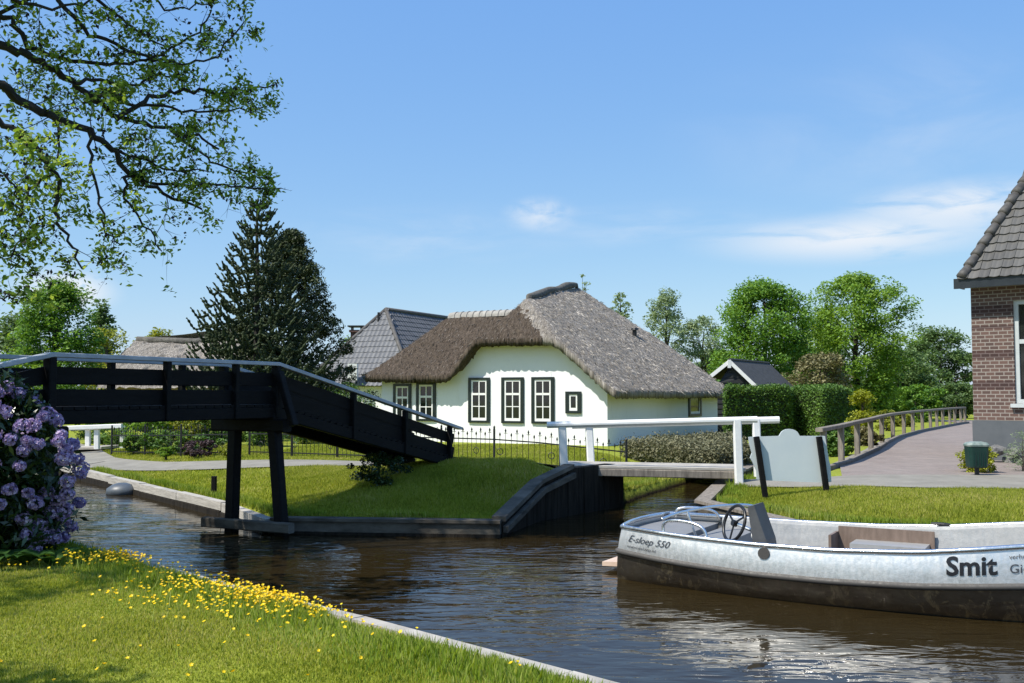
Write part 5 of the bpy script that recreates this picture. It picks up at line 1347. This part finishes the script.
for li_, f in enumerate(levels):
    z = MPB.z+H_*f; L = (2.75*(1-(f-.2)/.8)**.85+.28)*rr.uniform(.92, 1.08)
    n = 6; a0 = rr.uniform(0, 6.28)
    for j in range(n): mbranch(Vector((MPB.x, MPB.y, z)), a0+j*2*math.pi/n+rr.uniform(-.2, .2), L*rr.uniform(.88, 1.1), -.10+.55*max(0, f-.55)+.22*(f > .9), .052, 1)
limb.build('crown', M['monkey'], mp)

# ------------------------------------------------------------------ overhanging tree, top left
TB = Vector((-11.2, 9.6, .45)); ot = thing('overhanging_tree', 'large tree at left whose leafy boughs hang into the sky over the bridge', 'tree', tuple(TB))
bark = MB(); rr = random.Random(21)
bark.tube([TB+Vector((0, 0, -.2)), TB+Vector((.05, .1, .4)), TB+Vector((.1, .2, 2.5)), TB+Vector((.2, .3, 5)), TB+Vector((.1, .2, 7.5)), TB+Vector((-.3, .5, 10))], [.55, .42, .36, .30, .2, .08], 12)
def cr(z): return (z[0]/2.009, z[1]/2.009)
LIMBS = [  # (points in a zoomed crop of the photograph, start depth, end depth, start radius)
 ([(-40, 60), (0, 92), (55, 110), (110, 140), (150, 165), (190, 200), (235, 240), (290, 250), (340, 260), (400, 275), (440, 300)], 12.6, 14.6, .115, 0),
 ([(-40, 150), (0, 172), (50, 207), (110, 235), (180, 262), (225, 298), (255, 345), (300, 372), (350, 400), (405, 420)], 12.4, 14.0, .125, 0),
 ([(-40, 220), (0, 240), (50, 276), (100, 332), (120, 372), (112, 415), (125, 460), (150, 505), (165, 540)], 12.0, 12.6, .075, 0),
 ([(105, 336), (70, 370), (50, 405), (42, 450), (30, 505), (22, 540)], 12.5, 12.3, .03, 1),
 ([(115, 236), (120, 280), (118, 335)], 13, 13.1, .035, 1),
 ([(235, 240), (290, 203), (340, 185), (400, 180), (450, 190), (510, 178), (550, 170)], 13.6, 15.2, .055, 1),
 ([(255, 345), (250, 400), (290, 450), (325, 505)], 13.4, 13.6, .035, 1),
 ([(-40, 10), (20, 40), (60, 95), (130, 120), (200, 130), (260, 125), (330, 110), (400, 62), (425, 20)], 12.8, 15.2, .07, 0),
 ([(60, -40), (120, 5), (180, 70), (250, 100), (310, 120), (380, 130), (440, 110), (490, 45)], 13.0, 15.5, .06, 0),
 ([(150, -40), (220, 20), (270, 52), (310, 90), (360, 90)], 13.5, 15, .045, 0),
 ([(150, 165), (200, 160), (260, 170), (320, 150), (370, 150)], 13.2, 14.4, .04, 1),
 ([(190, 200), (210, 180), (270, 215), (330, 215), (400, 225), (470, 225), (530, 215)], 13.5, 15, .045, 1),
 ([(300, 372), (380, 370), (450, 370), (520, 380), (565, 378)], 13.8, 14.6, .03, 1),
 ([(340, 260), (390, 300), (440, 330), (500, 350), (540, 360)], 14.0, 14.8, .03, 1),
 ([(180, 262), (185, 330), (200, 400), (210, 460), (240, 490)], 13, 13.2, .035, 1),
 ([(225, 298), (290, 320), (340, 340), (420, 345)], 13.3, 14, .03, 1),
 ([(-30, 330), (0, 350), (30, 380), (40, 420)], 11.8, 11.9, .03, 0),
 ([(-40, -20), (30, 0), (100, 20), (170, 10), (240, -20)], 12.4, 13.4, .05, 0),
 ([(-40, 560), (-10, 590), (10, 605), (25, 590)], 11.0, 11.0, .015, 0),
 ([(280, -40), (330, 20), (380, 15), (430, 5)], 14.2, 15.4, .03, 0)]
tips = []
def wob(P, k, amt):
    Q_ = []
    for a, b in zip(P[:-1], P[1:]):
        for j in range(k): Q_.append(a.lerp(b, j/k)+Vector((rr.gauss(0, amt), rr.gauss(0, amt*2), rr.gauss(0, amt))))
    return Q_+[P[-1]]
def twig(st, d, L, r, lv):
    if 512+st.x/st.y*F > 262: L *= .35
    r *= .8
    n = max(3, int(L/.16)); P = [st]; dd = d.normalized()
    for i in range(n):
        dd = (dd+Vector((rr.gauss(0, .22), rr.gauss(0, .22), rr.gauss(0, .22)+.03))).normalized(); P.append(P[-1]+dd*L/n)
    bark.tube(P, [r*(1-.8*i/n) for i in range(n+1)], 4, False)
    if lv > 0:
        for j in range(rr.choice((2, 3, 3, 4))):
            i = rr.randint(1, n); side_ = Vector((rr.gauss(0, 1), rr.gauss(0, 1), rr.gauss(0, 1)+.2)).normalized()
            twig(P[i], dd*.7+side_, L*rr.uniform(.4, .7), r*.6, lv-1)
    for i in range(1, n+1):
        if rr.random() < .45: tips.append(P[i])
    tips.append(P[-1])
for pts_, y0, y1, r0, sub in LIMBS:
    n = len(pts_); W3 = [at(*cr(p), y0+(y1-y0)*i/(n-1)) for i, p in enumerate(pts_)]
    if not sub: W3 = [TB+Vector((.1, .2, max(3.2, min(8.5, W3[0].z-TB.z-.7)))), ]+W3
    P = wob(W3, 4, .018); L = len(P); r0 *= .55
    bark.tube(P, [r0*(1-.86*i/(L-1))+.006 for i in range(L)], 7, False)
    for i in range(3 if sub else 8, L):
        if rr.random() < (.62 if i > L*.3 else .40):
            t = (P[i]-P[i-1]).normalized(); s_ = Vector((rr.gauss(0, .8), rr.gauss(0, 1.0), rr.gauss(0, .9))).normalized()
            twig(P[i], t*.55+s_, rr.uniform(.35, .95)*(1-.55*(i/L)**2), max(.007, r0*.16), 1)
# boughs outside the frame that throw the shade on the near lawn
off_c = []
for i in range(60):
    c = Vector((rr.uniform(-13.5, -6.6), rr.uniform(3.2, 10.5), rr.uniform(4.2, 9.0)))
    if c.x/c.y > -.60: continue
    hx, hy = c.x+.87*.70*(c.z-.4), c.y+.49*.70*(c.z-.4)   # where its shade lands
    if hx+hy < 6.2 and not (512+hx/hy*F < 75 and hy > 7.6) and not (hx < -2.9 and hy < 5.9): continue
    off_c.append(c); bark.tube([TB+Vector((.1, .2, rr.uniform(3.2, 7.5))), TB.lerp(c, .55)+Vector((0, 0, 1.4)), c], [.08, .05, .012], 5, False)
tips = [t for t in tips if 512+t.x/t.y*F < 272]
TP = np.array([t[:] for t in tips])
LP = np.repeat(TP, 9, axis=0)+RNG.normal(0, .07, (len(TP)*9, 3)); keepm = np.repeat(RNG.uniform(0, 1, len(TP)) < .56, 9)
LP = LP[keepm]
for i in range(16):   # boughs left of the camera, their shade falls in the near corner
    c = Vector((rr.uniform(-3.7, -2.75)-4.0, rr.uniform(4.6, 5.6)-2.26, rr.uniform(6.7, 7.3))); off_c.append(c)
    if i % 3 == 0: bark.tube([TB+Vector((.1, .2, 6.0)), TB.lerp(c, .55)+Vector((0, 0, 1.2)), c], [.07, .045, .012], 5, False)
for i in range(178):   # high crown above the picture: its shade lies on the grass tip
    lx, ly = rr.uniform(-3.6, 1.2), rr.uniform(15.2, 19.6); z = rr.uniform(9.6, 12.5)
    if ly > 18.9+lx*.2 and rr.random() < .5: continue
    if lx < -2.6 and rr.random() < .8: continue
    c = Vector((lx-.87*.70*(z-.4), ly-.49*.70*(z-.4), z))
    if (z-EYE)/c.y < .46: continue
    if len(off_c) % 3 == 0: bark.tube([TB+Vector((-.1, .4, rr.uniform(6.5, 9))), TB.lerp(c, .55)+Vector((0, 0, 1.0)), c], [.07, .045, .012], 5, False)
    off_c.append(c)
OC = np.concatenate([blob(c, (.75, .75, .55), 200, .3) for c in off_c])
bark.build('trunk', M['dark_bark'], ot, smooth=True)
v1, f1 = leaves(LP, np.full(len(LP), .086), .5, .35, .25); v2, f2 = leaves(OC, np.full(len(OC), .16), .55, .4)
npmesh('crown', np.concatenate([v1, v2]), np.concatenate([f1, f2+len(v1)]), M['lf_over'], ot)
DK = TP[RNG.uniform(0, 1, len(TP)) < .40]; DK = np.repeat(DK, 4, axis=0)+RNG.normal(0, .035, (len(DK)*4, 3))
v, f = leaves(DK, np.full(len(DK), .055), .7, .2, .3); npmesh('dark_clusters', v, f, M['dark_bark'], ot)['kind'] = 'stuff'  # small dark clusters at some of the twig tips

# ------------------------------------------------------------------ rhododendron
RB = Vector((-5.22, 10.35, .42)); rd = thing('rhododendron_bush', 'large rhododendron with lilac flower heads at the left canal bank', 'bush', tuple(RB))
cc = []
def surf(an, f):   # uneven bush outline, f 0..1 height
    r = (.56+.30*math.sin(math.pi*min(1, f*1.05))**.7)*(1+.12*math.sin(an*3+f*4)); r *= math.sqrt(max(.02, 1-max(0, (f-.62)/.40)**2))
    return Vector((RB.x-.30+r*1.05*math.cos(an), RB.y+r*.95*math.sin(an), RB.z+f*1.86))
pts = []
for i in range(520):
    an = RNG.uniform(0, 6.28); f = RNG.uniform(0, .97); s_ = surf(an, f); k = RNG.uniform(.45, 1.0); c = Vector((RB.x-.30, RB.y, s_.z)).lerp(s_, k)
    pts.append(np.array(c)+RNG.normal(0, .07, (34, 3)))
for d_ in ((.42, -.1, .62), (.52, -.05, .48), (.40, -.2, .30), (.35, -.25, .15)): pts.append(np.array(RB)+np.array(d_)+RNG.normal(0, .10, (140, 3)))
P = np.concatenate(pts); v, f = leaves(P, np.full(len(P), .105), .36, .2, .35); npmesh('foliage', v, f, M['lf_rhodo'], rd)
m = MB()
for i in range(16):
    s_ = surf(i*.4, .3+.04*i); m.tube([RB+Vector((-.3+random.uniform(-.1, .1), random.uniform(-.1, .1), -.1)), (RB+s_)/2+Vector((-.15, 0, -.1)), s_], [.03, .02, .008], 5)
m.build('stems', M['dark_bark'], rd)
spots = []; rr = random.Random(8)
def try_spot(p, r):
    for q, s in spots:
        if (p-q).length < (r+s)*.70: return
    spots.append((p, r))
for i in range(2600):
    an = rr.uniform(-2.95, .35); f = rr.uniform(.10, 1.0)
    if f < .50 and (an < -.9 or rr.random() < .6): continue
    p = surf(an, f); p += (p-Vector((RB.x-.3, RB.y, p.z)))*.06
    if len(spots) < 96: try_spot(p, rr.uniform(.05, .078))
for d_ in ((.50, -.14, .68), (.60, -.10, .60), (.66, -.05, .50), (.55, -.12, .48), (.47, -.2, .36), (.50, -.16, .24), (.38, -.3, .30), (.42, -.22, .14), (.36, -.32, .44), (.60, 0, .42)): try_spot(RB+Vector(d_), .07)
for p, r in spots:   # each truss a ball of small open flowers
    n = 62; d = unit(n); d[:, 2] = d[:, 2]*.8+.15; C = np.array(p)+d*r*RNG.uniform(.72, 1.18, (n, 1)); vs = []; fs = []
    for c, nn in zip(C, d):
        nn = nn/np.linalg.norm(nn); a = np.cross(nn, [.3, .5, .8]); a /= np.linalg.norm(a); b = np.cross(nn, a); o_ = len(vs); vs.append(c-nn*.008)
        for k in range(10):
            q = 2*math.pi*k/10+RNG.uniform(0, .3); rad_ = (.021 if k % 2 == 0 else .014)*RNG.uniform(.85, 1.15); vs.append(c+(a*math.cos(q)+b*math.sin(q))*rad_+nn*.008)
        fs += [(o_, o_+1+k, o_+1+(k+1) % 10) for k in range(10)]
    npmesh('flower_truss', vs, fs, M['petal'], rd)
# broad leaves at its foot
for i in range(7):
    bx, by = RB.x-.75+i*.24+rr.uniform(-.08, .08), RB.y-.75-rr.uniform(.0, .35)+.05*i; z = hgt(bx, by)
    root = thing('dock_plant', 'broad-leaved dark green plant at the foot of the rhododendron', 'plant', (bx, by, z), 'broad-leaved plants under the rhododendron'); m = MB()
    for k in range(8):
        an = rr.uniform(0, 6.28); L = rr.uniform(.20, .34); w = L*.28; d = Vector((math.cos(an), math.sin(an), 0)); s_ = Vector((-d.y, d.x, 0)); vs = []
        for j in range(7):
            f = j/6; c = Vector((bx, by, z))+d*L*f+Vector((0, 0, L*(1.15*f-.75*f*f))); ww = w*math.sin(math.pi*min(1, f*.94+.05))**.8
            vs += [c-s_*ww+Vector((0, 0, .015)), c, c+s_*ww+Vector((0, 0, .015))]
        m.add(vs, [(j*3+q, j*3+q+1, j*3+q+4, j*3+q+3) for j in range(6) for q in range(2)])
    m.build('leaves', M['lf_dock'], root)

# ------------------------------------------------------------------ grass
PATHS = [(PATH_L, .74), (PATH_R, 1.35)]
def on_land(x, y, margin=.05):
    ok = ~inside(x, y, CANAL); d = np.minimum(np.minimum(seg_dist(x, y, NEARL), seg_dist(x, y, FARL)), seg_dist(x, y, RIGHTL)); ok &= d > margin
    ok &= seg_dist(x, y, PATH_L) > .70
    ok &= seg_dist(x, y, PATH_R) > np.interp(x, [4, 5.2, 7, 10], [.56, .96, 1.33, 1.48])
    return ok, d
def blades(x, y, hgts, wid, lean=.45):
    n = len(x); z = height(x, y)-.01; an = RNG.uniform(0, 2*np.pi, n); s = np.stack([np.cos(an), np.sin(an), np.zeros(n)], -1)*wid[:, None]*.5
    b = np.stack([x, y, z], -1); la = RNG.uniform(0, 2*np.pi, n); le = RNG.uniform(.05, lean, n)*hgts
    mid = b+np.stack([np.cos(la)*le*.35, np.sin(la)*le*.35, hgts*.6], -1); tip = b+np.stack([np.cos(la)*le, np.sin(la)*le, hgts*RNG.uniform(.85, 1.05, n)], -1)
    v = np.stack([b-s, b+s, mid+s*.7, tip, mid-s*.7], 1).reshape(-1, 3); return v, np.arange(n*5).reshape(-1, 5)
def lawn(name, label, xr, yr, n, hm, wm, cond, mat='grass', margin=.12, hfun=None):
    x = RNG.uniform(*xr, n); y = RNG.uniform(*yr, n); ok, d = on_land(x, y, margin); ok &= cond(x, y); r = x/np.maximum(y, .1); ok &= (np.abs(r) < .66)
    x, y, d = x[ok], y[ok], d[ok]; hh = RNG.uniform(.6, 1.35, len(x))*hm*(.75+.5*(np.sin(x*2.1+y)*np.sin(y*2.7-x*.8)*.5+.5))
    if hfun is not None: hh *= hfun(x, y, d)
    v, f = blades(x, y, hh, RNG.uniform(.7, 1.3, len(x))*wm); o = npmesh(name, v, f, M[mat]); return tag(o, label, 'grass', None, 'stuff')
lawn('lawn_grass', 'short sunlit lawn grass in the foreground', (-7, 3), (4.0, 11.5), 640000, .030, .0085, lambda x, y: x+y < 6.66)
lawn('bank_grass', 'longer grass along the near canal edge among the buttercups', (-7, 3), (4.0, 12.0), 300000, .095, .009, lambda x, y: (x+y < 6.8) & (x+y > 5.0+.35*np.sin(x*2.3)+.3*np.sin(x*5.1+1)) & (RNG.uniform(0, 1, x.shape) < np.clip((x+y-4.75)/1.6, .08, 1)), 'long_grass', .13, lambda x, y, d: (.5+.75*np.exp(-((d-.45)/.3)**2))*np.where((d < .3) & (np.sin(x*3.1+1.2)+.4*np.sin(x*7.3) < .35), .3, 1))
lawn('lawn_grass', 'grass on the shaded tip of land at the foot of the bridge', (-5.5, 2.8), (14.9, 23.0), 240000, .07, .013, lambda x, y: x-.2 > -y*.24)
lawn('lawn_grass', 'sunny lawn grass beyond the canal left of the bridge', (-17, -2.5), (15.5, 31), 260000, .06, .017, lambda x, y: x-.2 <= -y*.24)
lawn('lawn_grass', 'grass of the right bank behind the boat and around the board', (3, 13), (10.5, 18.5), 330000, .065, .011, lambda x, y: (y < 18.6), 'grass', .17)
lawn('lawn_grass', 'grass between iron fence, white house and side canal', (-6.5, 6), (19.6, 31.5), 170000, .065, .018, lambda x, y: (x > -y*.24) & ~((y > 22.4) & (x > 2.6+(27.3-y)*.35) & (x < 6.9)))

edge_h = lambda x, y, d: np.where((d < .62) & (np.sin(x*3.7+y*2.9)+.6*np.sin(x*9.1-y*7.3) > -.35), 1.0, .35)*np.exp(-np.maximum(d-.2, 0)/.35)
lawn('bank_grass', 'ragged tufts hanging over the timber edge round the tip under the bridge', (-11, 3.2), (14.8, 25), 420000, .15, .011, lambda x, y: (seg_dist(x, y, FARL) < .75), 'long_grass', .15, edge_h)
lawn('bank_grass', 'ragged tufts along the timber edge of the right bank behind the boat', (3, 13), (9.5, 24), 330000, .16, .011, lambda x, y: (seg_dist(x, y, RIGHTL) < .75), 'long_grass', .15, edge_h)

# buttercups
def flowers(pos, hts):
    vs = []; fs = []; st_v = []; st_f = []
    for (x, y), h_ in zip(pos, hts):
        z = hgt(x, y); lx, ly = RNG.normal(0, .03, 2); c = np.array([x+lx, y+ly, z+h_]); nn = np.array([RNG.normal(0, .35), RNG.normal(0, .35)-.3, 1.0]); nn /= np.linalg.norm(nn)
        a = np.cross(nn, [.7, .2, .1]); a /= np.linalg.norm(a); b = np.cross(nn, a); o_ = len(vs); vs.append(c); s = RNG.uniform(.011, .0165)
        for k in range(10):
            q = 2*math.pi*k/10; rad_ = s*(1 if k % 2 == 0 else .72); vs.append(c+(a*math.cos(q)+b*math.sin(q))*rad_+nn*.007)
        fs += [(o_, o_+1+k, o_+1+(k+1) % 10) for k in range(10)]
        k = len(st_v); st_v += [(x-.002, y, z), (x+.002, y, z), (c[0]+.0015, c[1], c[2]), (c[0]-.0015, c[1], c[2])]; st_f.append((k, k+1, k+2, k+3))
    return vs, fs, st_v, st_f
pos = []
while len(pos) < 1450:
    # drifts along the bank, thinning onto the lawn
    u = RNG.uniform(-.55, 1.0); w = RNG.exponential(.34)+.14
    bx = -4.4+4.7*(u*.5+.5)*1.0-.6; p = np.array([bx, 6.70-bx])-np.array([.707, .707])*w
    dens = .04+.96*max(0, math.sin(bx*2.9+.4)*.5+.5)**2.2*(.6+.4*math.sin(w*9+bx*5))
    if RNG.uniform() > dens or w > 1.5: continue
    pos.append(p)
for i in range(40): pos.append(np.array([RNG.uniform(-3.2, .2), RNG.uniform(5.2, 7.6)]))
pos = [p for p in pos if p[0]+p[1] < 6.38 and not (p[0] > -.9 and RNG.uniform() < .75)]
hts = [RNG.uniform(.07, .17) if (p[0]+p[1]) > 5.4 else RNG.uniform(.06, .13) for p in pos]
vs, fs, sv, sf = flowers(pos, hts)
bc = npmesh('buttercup_flowers', vs, fs, M['buttercup']); tag(bc, 'drifts of yellow buttercups along the near canal bank', 'flowers', None, 'stuff')
npmesh('stems', sv, sf, M['long_grass'], bc)
for o_ in bpy.data.objects:
    if '_base' in o_: del o_['_base']
